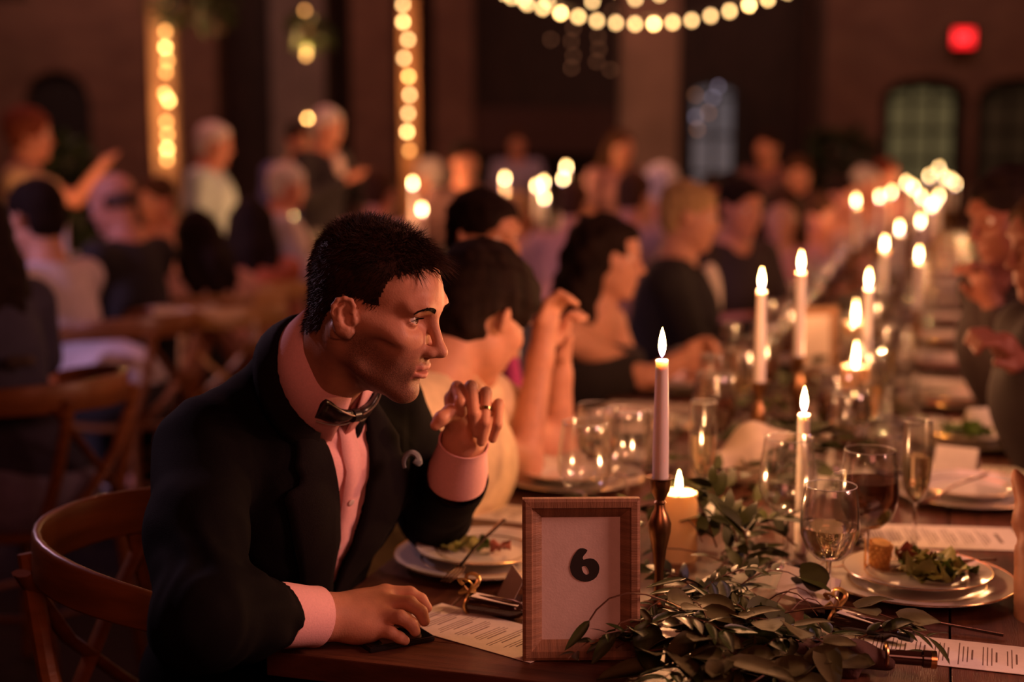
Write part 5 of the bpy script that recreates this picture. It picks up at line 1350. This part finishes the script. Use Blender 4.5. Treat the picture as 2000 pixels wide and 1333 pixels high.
def make_person(label, head, yaw, pose='sit', pitch=8, lean=.10, top=((.02, .016, .018), 'long'), hair=('short', DK), skin=0, arms=None, h=.013, bottom=None, chair=None, detail=0, nd=.142, nbk=.03, hsc=1.0, scale=1.0, torso_yaw=None, chin=None):
    H = np.array(head, float); hs = .97*scale
    HMt = frame_yaw(R(yaw), R(pitch)); ty = yaw if torso_yaw is None else torso_yaw
    F_ = np.array([math.cos(R(ty)), math.sin(R(ty)), 0]); Rt = np.array([F_[1], -F_[0], 0]); U = np.array([0, 0, 1.0])
    fh = HMt[:, 1]*np.array([1, 1, 0])
    neck = H-U*nd*scale-fh*(nbk+.10*math.sin(R(max(0, pitch))))*scale
    sh = neck-U*.055-F_*.012
    pz = .54 if pose == 'sit' else max(.80, H[2]-.72)
    pel = np.array([neck[0], neck[1], 0])-F_*(lean*1.6 if pose == 'sit' else .02); pel[2] = pz
    def loc(p): return sh+Rt*p[0]+F_*p[1]+U*p[2]
    SR, SL = loc((.165*scale, 0, -.005)), loc((-.165*scale, 0, -.005))
    if arms is None: arms = ('table', 'table') if pose == 'sit' else ('down', 'down')
    A = []
    for sx, S0, a in ((1, SR, arms[0]), (-1, SL, arms[1])):
        if isinstance(a, tuple) and len(a) == 2 and not isinstance(a[0], (int, float)): E, W_ = np.array(a[0], float), np.array(a[1], float)
        elif a == 'table': E = S0+Rt*.04*sx+F_*.10-U*.25; W_ = E+F_*.22-Rt*.06*sx+U*.02; W_[2] = max(W_[2], .79)
        elif a == 'chin': E = S0+F_*.20-U*.22; W_ = np.array(H)+F_*.16-U*.13+Rt*.04*sx
        elif a == 'lap': E = S0+Rt*.05*sx-U*.27; W_ = E+F_*.20-U*.06-Rt*.05*sx
        elif a == 'clap': E = S0+Rt*.08*sx+F_*.10-U*.23; W_ = E+F_*.20-Rt*.14*sx+U*.12
        else: E = S0+Rt*.05*sx-U*.28; W_ = E+F_*.06-U*.24
        A.append((sx, S0, E, W_))
    root = thing('person', label, 'person', (pel[0], pel[1], 0))
    S = SDF(); S.frame(HMt, H, hs); add_head(S, detail); S.frame()
    S.cap(H+HMt @ np.array((0, -.028, -.03)), neck-U*.01, .050*scale, .055*scale, k=.03)
    S.cap(neck-U*.03, sh-U*.28*scale+(pel-sh)*.1, .07, .09, k=.05); S.cap(SR, SL, .052, k=.05); S.cap(sh-U*.2, pel, .095, .11, k=.05)
    for sx, S0, E, W_ in A:
        S.chain([S0, E, W_], [.050*scale, .038, .027], k=.02)
        dW = (W_-E)/np.linalg.norm(W_-E); sd_ = np.cross(dW, F_+U*.3); sd_ /= np.linalg.norm(sd_)+1e-6; bn = np.cross(sd_, dW)
        if h > .009:
            S.ell(W_+dW*.05, (.030, .026, .026), k=.02); S.cap(W_+dW*.07, W_+dW*.13+bn*.02, .020, .012, k=.02)
        else:
            S.cap(W_, W_+dW*.08, .024, .028, k=.02)
            for q in range(4):
                o_ = sd_*(q-1.5)*.018; S.chain([W_+dW*.075+o_, W_+dW*.115+o_*1.05+bn*.010, W_+dW*.135+o_+bn*.032, W_+dW*.125+o_*.9+bn*.052], [.0105, .0095, .0085, .0075], k=.004)
            S.chain([W_+dW*.02, W_+dW*.05+sd_*.038*sx+bn*.015, W_+dW*.085+sd_*.036*sx+bn*.035], [.016, .012, .009], k=.006)
    legs = []
    for sx in (1, -1):
        if pose == 'sit':
            hp = pel+Rt*.09*sx; kn = hp+F_*.40+U*-.02+Rt*.03*sx; an = np.array([kn[0], kn[1], .07])-F_*.02
        else:
            hp = pel+Rt*.085*sx-U*.05; an = np.array([hp[0], hp[1], .07])+F_*.01; kn = (hp+an)/2+F_*.02
        legs.append((hp, kn, an)); S.chain([hp, kn, an], [.075, .055, .040], k=.02); S.cap(an-U*.025, an-U*.035+F_*.14, .036, .028, k=.02)
    link('body', S.mesh('body', h), SKIN[skin], root, True)
    for sx in (1, -1):      # eyes and brows
        o = link('eye', EYE, None, root); o.matrix_parent_inverse = Matrix.Translation(-root.location)
        o.matrix_basis = Matrix.Translation(H+HMt @ (np.array((.0325*sx, .0708 if detail else .0800, .0125))*hs)) @ Matrix((HMt*hs*.88).tolist()).to_4x4()
        mbw = MB(); mbw.tube([H+HMt @ (np.array(q_)*hs) for q_ in ((.012*sx, .0945, .0300), (.026*sx, .0925, .0345), (.040*sx, .0825, .0335), (.047*sx, .0740, .0290))], [.0022, .0028, .0024, .0010], 5)
        mbw.build('eyebrow', hairm(hair[1]), root, True, True)
    # top
    col, slv = top[0], top[1]; g = 1.0
    S = SDF(); dz = U*.0
    S.cap(sh-U*.06+F_*.012, sh-U*.24*scale+(pel-sh)*.15, .118*scale, .112*scale, k=0); S.ell(sh-U*.13+F_*.02, (.155*scale, .155*scale, .15), k=.06)
    S.ell(pel+U*.06, (.155, .155, .13), k=.08); S.cap(sh-U*.2, pel+U*.05, .115, .125, k=.06)
    if slv != 'strapless':
        S.cap(SR, SL, .062, k=.05)
        for sx, S0, E, W_ in A:
            if slv == 'long': S.chain([S0, E, W_*.9+E*.1], [.066, .054, .040], k=.03)
            elif slv == 'short': S.chain([S0, S0*.45+E*.55], [.070, .066], k=.03)
            else: S.ell(S0, (.05, .05, .05), k=.03)
        S.cap(neck+U*.0, neck-U*.03, .062, .075, k=.03)
        S.ell(neck+F_*.065+U*.01, (.045, .05, .06), k=.01, op='-')
    else: S.box(sh+U*.02, (.4, .4, .075), .01, k=.01, op='-')
    tp = link('top', S.mesh('top', h), cloth(col), root, True)
    if len(top) > 2:      # shirt front and tie
        sc_, tc_ = top[2], top[3] if len(top) > 3 else None
        S = SDF(); S.ell(sh-U*.09+F_*.132, (.046, .048, .13), k=0); S.cap(neck-U*.004, neck-U*.03, .066, .070, k=.02)
        link('shirt_front', S.mesh('shirt_front', min(h, .009)), cloth(sc_), root, True)
        if tc_:
            S = SDF(); S.cap(sh+U*.02+F_*.150, sh-U*.19+F_*.185, .014, .028, k=0); link('necktie', S.mesh('necktie', min(h, .008)), cloth(tc_), root, True)
    # lower clothes
    S = SDF(); bc = bottom or ((.018, .015, .016), 'trousers')
    if bc[1] == 'skirt':
        for hp, kn, an in legs: S.chain([hp, kn, kn*.5+an*.5], [.10, .09, .10], k=.08)
    else:
        for hp, kn, an in legs: S.chain([hp, kn, an], [.088, .068, .055], k=.03)
    S.ell(pel+U*.01, (.178, .178, .135), k=.05)
    link('skirt' if bc[1] == 'skirt' else 'trousers', S.mesh('lower', max(h, .014)), cloth(bc[0]), root, True)
    # hair
    st_, hc = hair; S = SDF(); S.frame(HMt, H, hs*hsc)
    rgh = lambda x, y, z: .0028*np.sin(95*x+40*z)*np.sin(85*y-30*z)+.0018*np.sin(150*z+60*y)
    if st_ != 'bald':
        S.ell((0, -.016, .049), (.080, .101, .087), k=0); S.ell((0, -.045, -.015), (.070, .060, .066), k=.03)
        S.ell((0, .030, .055), (.066, .066, .056), k=.02)
        if st_ == 'curly':
            S.ell((0, -.02, .055), (.098, .115, .100), k=.02); rgh = lambda x, y, z: .009*np.sin(130*x+3*np.sin(90*z))*np.sin(120*y)*np.sin(125*z)
        if st_ in ('long', 'wavy', 'ponytail'):
            L_ = .30 if st_ != 'ponytail' else .22
            for sx in ((1, -1) if st_ != 'ponytail' else (0,)):
                S.chain([(.058*sx, -.035, .02), (.074*sx, -.050, -.10), (.080*sx, -.060, -.18), (.070*sx, -.065, -L_)], [.050, .048, .045, .022], k=.04)
            S.chain([(0, -.07, 0), (0, -.09, -.12), (0, -.10, -L_)], [.06, .055, .030], k=.04)
            if st_ == 'wavy': rgh = lambda x, y, z: .0075*np.sin(60*z+25*x+20*y)*np.sin(70*x-40*y)
        if st_ == 'bun': S.ell((0, -.085, .10), (.045, .045, .042), k=.01)
        S.ell((0, .098, -.018), (.061, .060, .088), k=.015, op='-'); S.ell((0, .03, -.085), (.056, .09, .075), k=.02, op='-')
        if st_ in ('short',): S.cap((.078, .018, -.02), (-.078, .018, -.02), .030, k=.01, op='-'); S.cap((.085, -.006, -.012), (-.085, -.006, -.012), .026, k=.01, op='-')
    else:
        S.ell((0, -.030, .012), (.079, .086, .050), k=0); S.ell((0, .06, .01), (.09, .06, .09), k=.015, op='-'); S.ell((0, -.01, .075), (.070, .092, .055), k=.01, op='-')
    link('hair', S.mesh('hair', min(h, .010), rgh), hairm(hc), root, True)
    if chair and pose == 'sit':
        src = chair0 if chair == 'wood' else gchair0
        dup(src, (pel[0], pel[1], 0), R(ty-90), 'cross-back chair under the '+' '.join(label.split(',')[0].split()[:11]), 'cross-back chairs')
    return root, dict(H=H, sh=sh, SR=SR, SL=SL, neck=neck, pel=pel, F=F_, R=Rt)
def P3(px, py, y): return np.array(PY(px, py, y))
TAD = 16.8
# ---- guests along the long table, on the suited man's side
make_person('person with short dark hair in a cream top, elbows on the table, hands clasped', P3(938, 622, 2.80), 40, pitch=30, scale=1.04, nd=.085, nbk=.085, hsc=1.12, lean=.14, top=((.74, .56, .34), 'short'), hair=('short', DK), skin=0, h=.0062, detail=1,
            arms=((P3(1022, 905, 2.86), P3(1055, 700, 2.92)), (P3(1090, 885, 3.02), P3(1092, 735, 3.03))), torso_yaw=-20, bottom=((.3, .2, .12), 'skirt'), chair='wood')
make_person('man in a navy suit with a magenta tie, behind the person in cream', P3(945, 470, 3.55), -40, pitch=6, lean=.06, top=((.022, .020, .040), 'long', (.80, .74, .70), (.55, .06, .22)), hair=('short', DK), skin=1, h=.009, detail=1, torso_yaw=-52, arms=('lap', 'lap'), chair='wood')
make_person('woman with long dark wavy hair and a strapless dark dress, looking across the table', P3(1182, 505, 4.05), -8, pitch=6, lean=.12, top=((.02, .014, .014), 'strapless'), hair=('wavy', DK), skin=0, h=.009, detail=1, torso_yaw=-25,
            arms=((P3(1262, 745, 4.0), P3(1310, 715, 4.0)), 'table'), bottom=((.02, .014, .014), 'skirt'), chair='wood')
make_person('person in a dark suit and white collar beyond the woman with wavy hair', P3(1345, 425, 5.0), -10, top=((.02, .016, .018), 'long', (.7, .6, .5)), hair=('short', BL), skin=0, h=.013, torso_yaw=-10)
make_person('woman with rosy face and pinned brown hair, in dark clothes by the long table', P3(1445, 408, 5.7), -60, top=((.03, .018, .018), 'short'), hair=('bun', DK), skin=2, h=.013)
make_person('guest in pink with light brown hair, behind the tall taper', P3(1525, 420, 6.4), -100, top=((.55, .25, .20), 'short'), hair=('long', BR), skin=0, h=.014)
make_person('guest in a rust coloured dress next to the flames', P3(1592, 425, 7.0), -30, top=((.45, .14, .05), 'short'), hair=('short', BR), skin=2, h=.014)
make_person('guest in dull pink farther along the table', P3(1640, 385, 8.0), -50, top=((.40, .20, .17), 'long'), hair=('short', DK), skin=2, h=.015)
make_person('guest with grey hair at the far part of the table', P3(1690, 365, 9.0), -60, top=((.3, .15, .12), 'long'), hair=('short', GR), skin=2, h=.015)
make_person('guest in red at the far part of the table', P3(1730, 345, 10.2), -70, top=((.36, .09, .07), 'long'), hair=('short', RD), skin=2, h=.015)
# ---- guests across the table
make_person('man with dark hair in profile, hands clasped before his mouth, at the picture\'s edge', P3(1968, 425, 3.62), 196, pitch=14, lean=.12, top=((.030, .016, .016), 'long'), hair=('short', DK), skin=3, h=.0075, detail=1,
            arms=((P3(1990, 690, 3.70), P3(1962, 600, 3.62)), (P3(1985, 700, 3.50), P3(1945, 605, 3.50))), torso_yaw=200, chair='wood')
make_person('person in profile cut off by the picture\'s edge, above the dim glass', P3(2062, 480, 3.0), 190, pitch=8, top=((.022, .012, .012), 'long'), hair=('short', BR), skin=3, h=.008, detail=1, torso_yaw=195, arms=((P3(2060, 800, 3.0), P3(1996, 720, 2.95)), 'lap'), chair='wood')
make_person('person at the picture\'s edge, only a forearm in view beside the plate of corn', P3(2420, 560, 2.02), 180, top=((.20, .07, .04), 'short'), hair=('long', BR), skin=1, h=.011, arms=((P3(2032, 1345, 1.95), P3(2016, 1080, 2.10)), 'lap'), torso_yaw=190)
# ---- guests at the tables behind
make_person('standing person with reddish curly hair in a tan shirt, pointing to the side', P3(58, 268, 7.0), 8, 'stand', pitch=2, top=((.40, .27, .16), 'short'), hair=('curly', RD), skin=2, h=.013, arms=((P3(150, 390, 6.9), P3(196, 330, 6.8)), 'down'))
make_person('seated man with short dark hair in a white shirt, back turned, by a lone taper', P3(70, 428, 5.2), 150, pitch=10, lean=.20, scale=1.15, top=((.58, .50, .52), 'long'), hair=('short', DK), skin=0, h=.011, torso_yaw=158, chair='wood')
make_person('balding man in a black jacket leaning in to talk', P3(222, 400, 5.7), 162, pitch=14, lean=.20, top=((.014, .011, .012), 'long'), hair=('bald', (.10, .06, .05)), skin=2, h=.011, torso_yaw=150, chair='wood')
make_person('seated guest with an orange lit face behind the balding man', P3(308, 395, 7.2), -120, top=((.45, .20, .10), 'long'), hair=('short', BR), skin=2, h=.014)
make_person('seated woman with dark hair down her back in a pale pink top', P3(384, 470, 6.0), 128, pitch=18, lean=.12, top=((.55, .30, .24), 'short'), hair=('long', DK), skin=0, h=.012, chair='gold', bottom=((.3, .14, .08), 'skirt'))
make_person('standing older person with white hair in a pale teal shirt', P3(418, 282, 8.4), -5, 'stand', top=((.40, .52, .52), 'short'), hair=('short', WH), skin=2, h=.014)
make_person('seated woman with long dark hair in a rust red dress, behind the golden chair', P3(490, 440, 6.5), 100, lean=.10, top=((.42, .11, .05), 'sleeveless'), hair=('long', DK), skin=2, h=.012, bottom=((.42, .11, .05), 'skirt'), chair='gold')
make_person('seated older person with white hair facing away, grey clothes', P3(560, 365, 7.8), 20, top=((.40, .34, .34), 'long'), hair=('short', WH), skin=2, h=.014)
make_person('standing older man in a black suit and pale shirt, white hair', P3(640, 250, 8.9), -35, 'stand', top=((.015, .012, .015), 'long', (.62, .46, .42)), hair=('short', WH), skin=2, h=.014, arms=('clap', 'clap'))
make_person('standing person in a blue shirt beside the older man in black', P3(582, 278, 9.4), -60, 'stand', top=((.12, .12, .34), 'long'), hair=('short', DK), skin=2, h=.015)
make_person('seated guest in pale pink just behind the suited man\'s head', P3(742, 380, 7.6), 60, top=((.52, .28, .24), 'long'), hair=('short', BR), skin=2, h=.014)
make_person('seated guest with grey hair in mauve, by the two bright candles', P3(838, 350, 9.0), 150, top=((.34, .22, .26), 'long'), hair=('short', GR), skin=0, h=.015)
make_person('standing person with a glowing orange face in dark clothes', P3(908, 318, 8.6), -80, 'stand', top=((.05, .02, .02), 'long'), hair=('short', DK), skin=2, h=.015)
make_person('distant standing person in lavender near the dark panelling', P3(1010, 282, 12.6), -90, 'stand', top=((.30, .26, .40), 'long'), hair=('short', BR), skin=2, h=.016)
make_person('standing person with brown hair in front of the plaster pier', P3(1212, 290, 9.8), -60, 'stand', top=((.26, .12, .12), 'short'), hair=('long', BR), skin=2, h=.015)
make_person('seated older person with white hair between the pier and the long table', P3(1292, 372, 7.8), 80, top=((.40, .26, .22), 'long'), hair=('curly', WH), skin=2, h=.014)
make_person('seated guest with brown hair between the white haired guest and the wavy haired woman', P3(1238, 385, 7.0), 60, top=((.30, .17, .14), 'long'), hair=('short', BR), skin=2, h=.014)
make_person('standing guest with raised arm near the bluish window', P3(1498, 290, 10.2), -120, 'stand', top=((.12, .05, .05), 'long'), hair=('short', DK), skin=2, h=.015)
make_person('seated guest in dull mauve under the bluish window', P3(1395, 385, 8.2), -90, top=((.22, .13, .13), 'long'), hair=('short', DK), skin=2, h=.015)
make_person('seated guest in brown between the flames and the brick bay', P3(1560, 345, 9.2), -100, top=((.28, .13, .10), 'long'), hair=('short', BR), skin=2, h=.015)
make_person('seated guest with pale hair and dull coat behind the candle cluster', P3(1010, 420, 8.0), 60, top=((.34, .20, .16), 'long'), hair=('short', BL), skin=2, h=.015)
make_person('seated guest in rose behind the wavy haired woman', P3(1120, 400, 7.4), 70, top=((.45, .24, .18), 'long'), hair=('short', BR), skin=0, h=.014)
rt_, inf = make_person('woman cut off by the picture\'s edge in a dark blue top and pale skirt', P3(-70, 455, 3.7), 170, lean=.08, top=((.030, .026, .050), 'short'), hair=('long', DK), skin=2, h=.011, torso_yaw=160, bottom=((.17, .15, .24), 'skirt'), chair='wood', arms=('lap', 'lap'))
S = SDF(); S.ell(P3(28, 708, 3.55), (.028, .016, .018), k=0); S.ell(P3(50, 706, 3.55), (.028, .016, .016), k=.005); link('bow', S.mesh('bow', .006), cloth((.06, .04, .03)), rt_, True)

# ------------------------------------------------------------------ tables behind, with their candles
for (nm, x0, y1, L_, W_) in (('dark plank table behind the white shirted man', -3.35, 7.0, 2.2, .9), ('dark plank table in the middle of the hall, two candles', -1.62, 8.9, 2.4, .9), ('dark plank table with a cluster of flames, far behind', -.45, 10.1, 1.95, .9)):
    make_table('dining_table', nm, L_, W_, Vector((x0, y1, .75)), R(-90), boards=4)
bgc = [(126, 412, 6.5, 'tall taper by the white shirted man'), (571, 424, 8.2, 'candle in front of the white haired guests'), (806, 358, 8.5, 'upper of two candles above the suited man'), (824, 411, 8.3, 'lower of two candles above the suited man'),
       (986, 348, 9.6, 'candle of the far cluster, upper of the outer pair'), (975, 376, 9.5, 'candle of the far cluster, lower of the outer pair'), (1106, 325, 9.8, 'tallest candle of the far cluster'), (1100, 349, 9.7, 'candle of the far cluster just under the tallest'), (1062, 356, 9.6, 'candle in the middle of the far cluster'), (1048, 364, 9.6, 'candle of the far cluster, just before its middle'), (1063, 388, 9.5, 'low candle of the far cluster'), (1092, 406, 9.4, 'lowest candle of the far cluster'), (1181, 339, 9.9, 'single candle standing apart from the far cluster')]
for i_, (px, py, yy, lb) in enumerate(bgc):
    P_ = PY(px, py, yy); o = dup(tap0, (P_.x, P_.y, .75), 0, lb[0].lower()+lb[1:], 'candles on the tables behind'); hz = (P_.z-.75)/tap0['flame_z']; stretch(o, hz, 1.5)
    if i_ in (0, 1, 2, 3, 5, 8, 12): light_of(o, tap0['flame_z']*hz, 6)
for (px, yy) in ((150, 6.7), (60, 6.6), (560, 8.4), (620, 8.5), (800, 8.5), (880, 8.6), (1010, 9.6), (1080, 9.7), (1120, 9.7)):
    P_ = PY(px, 500, yy); dup(g_wine, (P_.x, P_.y, .75), 0, 'wine glass on a table behind, lost in blur', 'glasses on the tables behind', ('bowl', 'stem', 'rim', 'drink'))

# ------------------------------------------------------------------ string lights
def bulb_mat(name, col, s): return mat(name, (.9, .8, .6), .3, emit=col, estr=s, var=.02)
M['bulb'] = bulb_mat('warm_bulb', (1.0, .58, .23), 11.0); M['bulb_dim'] = bulb_mat('amber_bulb', (1.0, .42, .10), 5.5); M['bulb_faint'] = bulb_mat('faint_bulb', (1.0, .36, .16), 1.1); M['bulb_lilac'] = bulb_mat('lilac_bulb', (.55, .50, .75), 1.6)
M['cord'] = mat('black_cord', (.01, .008, .007), .6)
bulbs = {}
for k_ in ('bulb', 'bulb_dim', 'bulb_faint', 'bulb_lilac'):
    bulbs[k_] = MB().lathe([(1e-4, -.030), (.013, -.027), (.0215, -.016), (.0235, -.003), (.0205, .009), (.013, .018), (.011, .024), (1e-4, .024)], 14)
    bulbs[k_] = mesh('bulb', bulbs[k_].V, bulbs[k_].F); bulbs[k_].materials.append(M[k_])
sock = MB().lathe([(.012, .022), (.0125, .045), (.009, .050), (1e-4, .050)], 10); sock = mesh('socket', sock.V, sock.F); sock.materials.append(M['cord'])
def string_lights(label, pts, power=0, vertical=False, scale=1.0, lamps=()):
    """pts: (px, py, y, kind)"""
    W_ = [(PY(px, py, y), k_) for px, py, y, k_ in pts]
    t = thing('string_lights', label, 'string lights', tuple(W_[0][0]))
    cp = [tuple(p_+Vector((0, 0, .032*scale))) for p_, k_ in W_]
    MB().tube([(cp[0][0], cp[0][1], 5.2)]+cp+([(cp[-1][0], cp[-1][1], 5.2)] if abs(cp[0][0]-cp[-1][0]) > .4 else []), .004, 5).build('cord', M['cord'], t, True, True)
    for p_, k_ in W_:
        b_ = bpy.data.objects.new('bulb', bulbs[k_]); COL.objects.link(b_); b_.parent = t; b_.location = p_-t.location; b_.scale = (scale*.58,)*3
        s_ = bpy.data.objects.new('socket', sock); COL.objects.link(s_); s_.parent = b_
    for i_ in lamps: point('bulb_light', tuple(W_[i_][0]+Vector((0, -.06, 0))), power, (1, .5, .18), .03)
    return t
B_, D_, F__, Lc = 'bulb', 'bulb_dim', 'bulb_faint', 'bulb_lilac'
string_lights('string of round warm bulbs hanging straight down the slim post', [(787, -28, 9.5, B_), (787, 8, 9.5, B_), (787, 42, 9.5, B_), (797, 77, 9.5, B_), (789, 113, 9.5, B_), (798, 149, 9.5, D_), (800, 185, 9.5, B_), (797, 221, 9.5, B_), (795, 257, 9.5, B_), (800, 294, 9.5, D_)], 4, lamps=(2, 5, 8))
string_lights('swag of round warm bulbs drooping across the top of the hall', [(1000, -6, 8.4, B_), (1030, 7, 8.4, B_), (1060, 15, 8.4, B_), (1095, 25, 8.4, B_), (1130, 32, 8.4, B_), (1166, 40, 8.4, B_), (1203, 44, 8.4, B_), (1240, 46, 8.4, B_), (1277, 46, 8.4, B_), (1314, 43, 8.4, B_), (1351, 39, 8.4, B_), (1388, 30, 8.4, B_), (1425, 21, 8.4, B_), (1463, 9, 8.4, B_), (1500, -2, 8.4, B_), (1538, -16, 8.4, B_)], 8, lamps=(3, 8, 13))
string_lights('second swag of warm bulbs, just touching the top of the picture', [(985, -14, 8.9, B_), (1022, -2, 8.9, B_), (1070, 2, 8.9, B_), (1114, -22, 8.9, B_), (1157, 2, 8.9, B_), (1200, -20, 8.9, B_), (1241, -3, 8.9, B_), (1288, -11, 8.9, B_), (1330, -26, 8.9, B_)])
string_lights('amber bulbs wound down the thick timber post', [(322, 5, 10.2, D_), (323, 60, 10.2, D_), (323, 92, 10.2, D_), (327, 118, 10.2, D_), (324, 140, 10.2, D_), (322, 182, 10.2, D_), (330, 196, 10.2, D_), (325, 238, 10.2, D_), (327, 262, 10.2, D_), (327, 290, 10.2, D_), (326, 312, 10.2, D_)], 5, scale=1.25, lamps=(2, 6, 9))
string_lights('sparse amber bulbs on the pale pier', [(595, 20, 10.8, D_), (598, 96, 10.8, D_), (598, 108, 10.8, D_), (601, 231, 10.8, D_)], 7, lamps=(1, 3))
string_lights('faint reflections in two rows under the swag, built as dim bulbs', [(1076, 77, 13.5, F__), (1120, 54, 13.5, F__), (1116, 80, 13.5, F__), (1120, 109, 13.5, F__), (1116, 132, 13.5, F__), (1196, 22, 13.5, F__), (1168, 72, 13.5, F__), (1170, 95, 13.5, F__), (1165, 120, 13.5, F__), (1192, 136, 13.5, F__)], scale=.8)  # dim bulbs added to stand in for reflected discs of light
string_lights('few lilac and amber bulbs before the bluish window', [(1358, 185, 14.0, F__), (1403, 168, 14.0, Lc), (1384, 220, 14.0, F__), (1362, 252, 14.0, F__), (1358, 228, 14.0, Lc), (1392, 190, 14.0, Lc)], scale=1.1)
struct(MB().box((PY(783, 300, 9.75).x, 9.70, 0), (PY(818, 300, 9.75).x, 9.84, 4.9), bevel=.01).build('trim_6', mat('amber_timber_post', (.30, .14, .06), .6, var=.25, stretch=(1, 1, .2)), smooth=False))
struct(MB().box((PY(300, 300, 10.4).x, 10.36, 0), (PY(346, 300, 10.4).x, 10.52, 4.9), bevel=.01).build('trim_7', mat('pale_timber_post', (.34, .19, .11), .6, var=.25, stretch=(1, 1, .2)), smooth=False))
# greenery on the posts and by the wall
def bush(name, label, c_, rx, rz_, n, cat='plant', s=3.2, seed=1):
    rb = random.Random(seed); mb = MB()
    for i in range(n):
        a = rb.uniform(0, 6.28); q = rb.random()**.5; zz = rb.uniform(-1, 1); k = math.sqrt(max(0, 1-zz*zz))
        p_ = Vector(c_)+Vector((rx*q*k*math.cos(a), rx*q*k*math.sin(a), rz_*zz))
        me_ = leafA[i % 3]; mx_ = Matrix.Translation(p_) @ Euler((rb.uniform(-1, 1), rb.uniform(-1, 1), a)).to_matrix().to_4x4() @ Matrix.Scale(s, 4)
        mb.add([v_.co for v_ in me_.vertices], [tuple(f_.vertices) for f_ in me_.polygons], mx_)
    t = thing(name, label, cat, (c_[0], c_[1], c_[2]-rz_)); o = mb.build('foliage', M['leaf_dark'], t, True, True); o['kind'] = 'stuff'
    return t, mb
t, _ = bush('greenery_swag', 'dark greenery tied to the thick timber post', PY(375, 18, 10.2), .26, .12, 130, s=2.4, seed=2); MB().tube([PY(320, 40, 10.35), PY(375, 20, 10.2), PY(440, 60, 10.25)], .012, 5).build('branch', M['stem'], t, True, True)
t, _ = bush('greenery_swag', 'dark greenery tied to the pale pier', PY(600, 60, 10.8), .16, .10, 80, s=2.2, seed=3); MB().tube([PY(585, 75, 10.9), PY(605, 55, 10.8)], .012, 5).build('branch', M['stem'], t, True, True)
for (px, yy, top_, lb, sd_) in ((1640, 14.3, 262, 'leafy potted shrub in front of the brick bay', 5), (112, 11.0, 300, 'leafy potted shrub by the dark arched doorway', 6)):
    c_ = PY(px, top_+45, yy); t, _ = bush('potted_shrub', lb, (c_.x, c_.y, c_.z-.15), .36, .42, 420, s=3, seed=sd_); t.location.z = 0
    for ch in t.children: ch.matrix_parent_inverse = Matrix.Translation((-c_.x, -c_.y, 0))
    MB().tube([(0, 0, .30), (.02, 0, c_.z-.2)], .02, 6).build('trunk', M['stem'], t)
    MB().lathe([(.15, 0), (.20, .34), (.215, .36), (.19, .35), (1e-4, .32)], 24).build('pot', M['brass'], t)
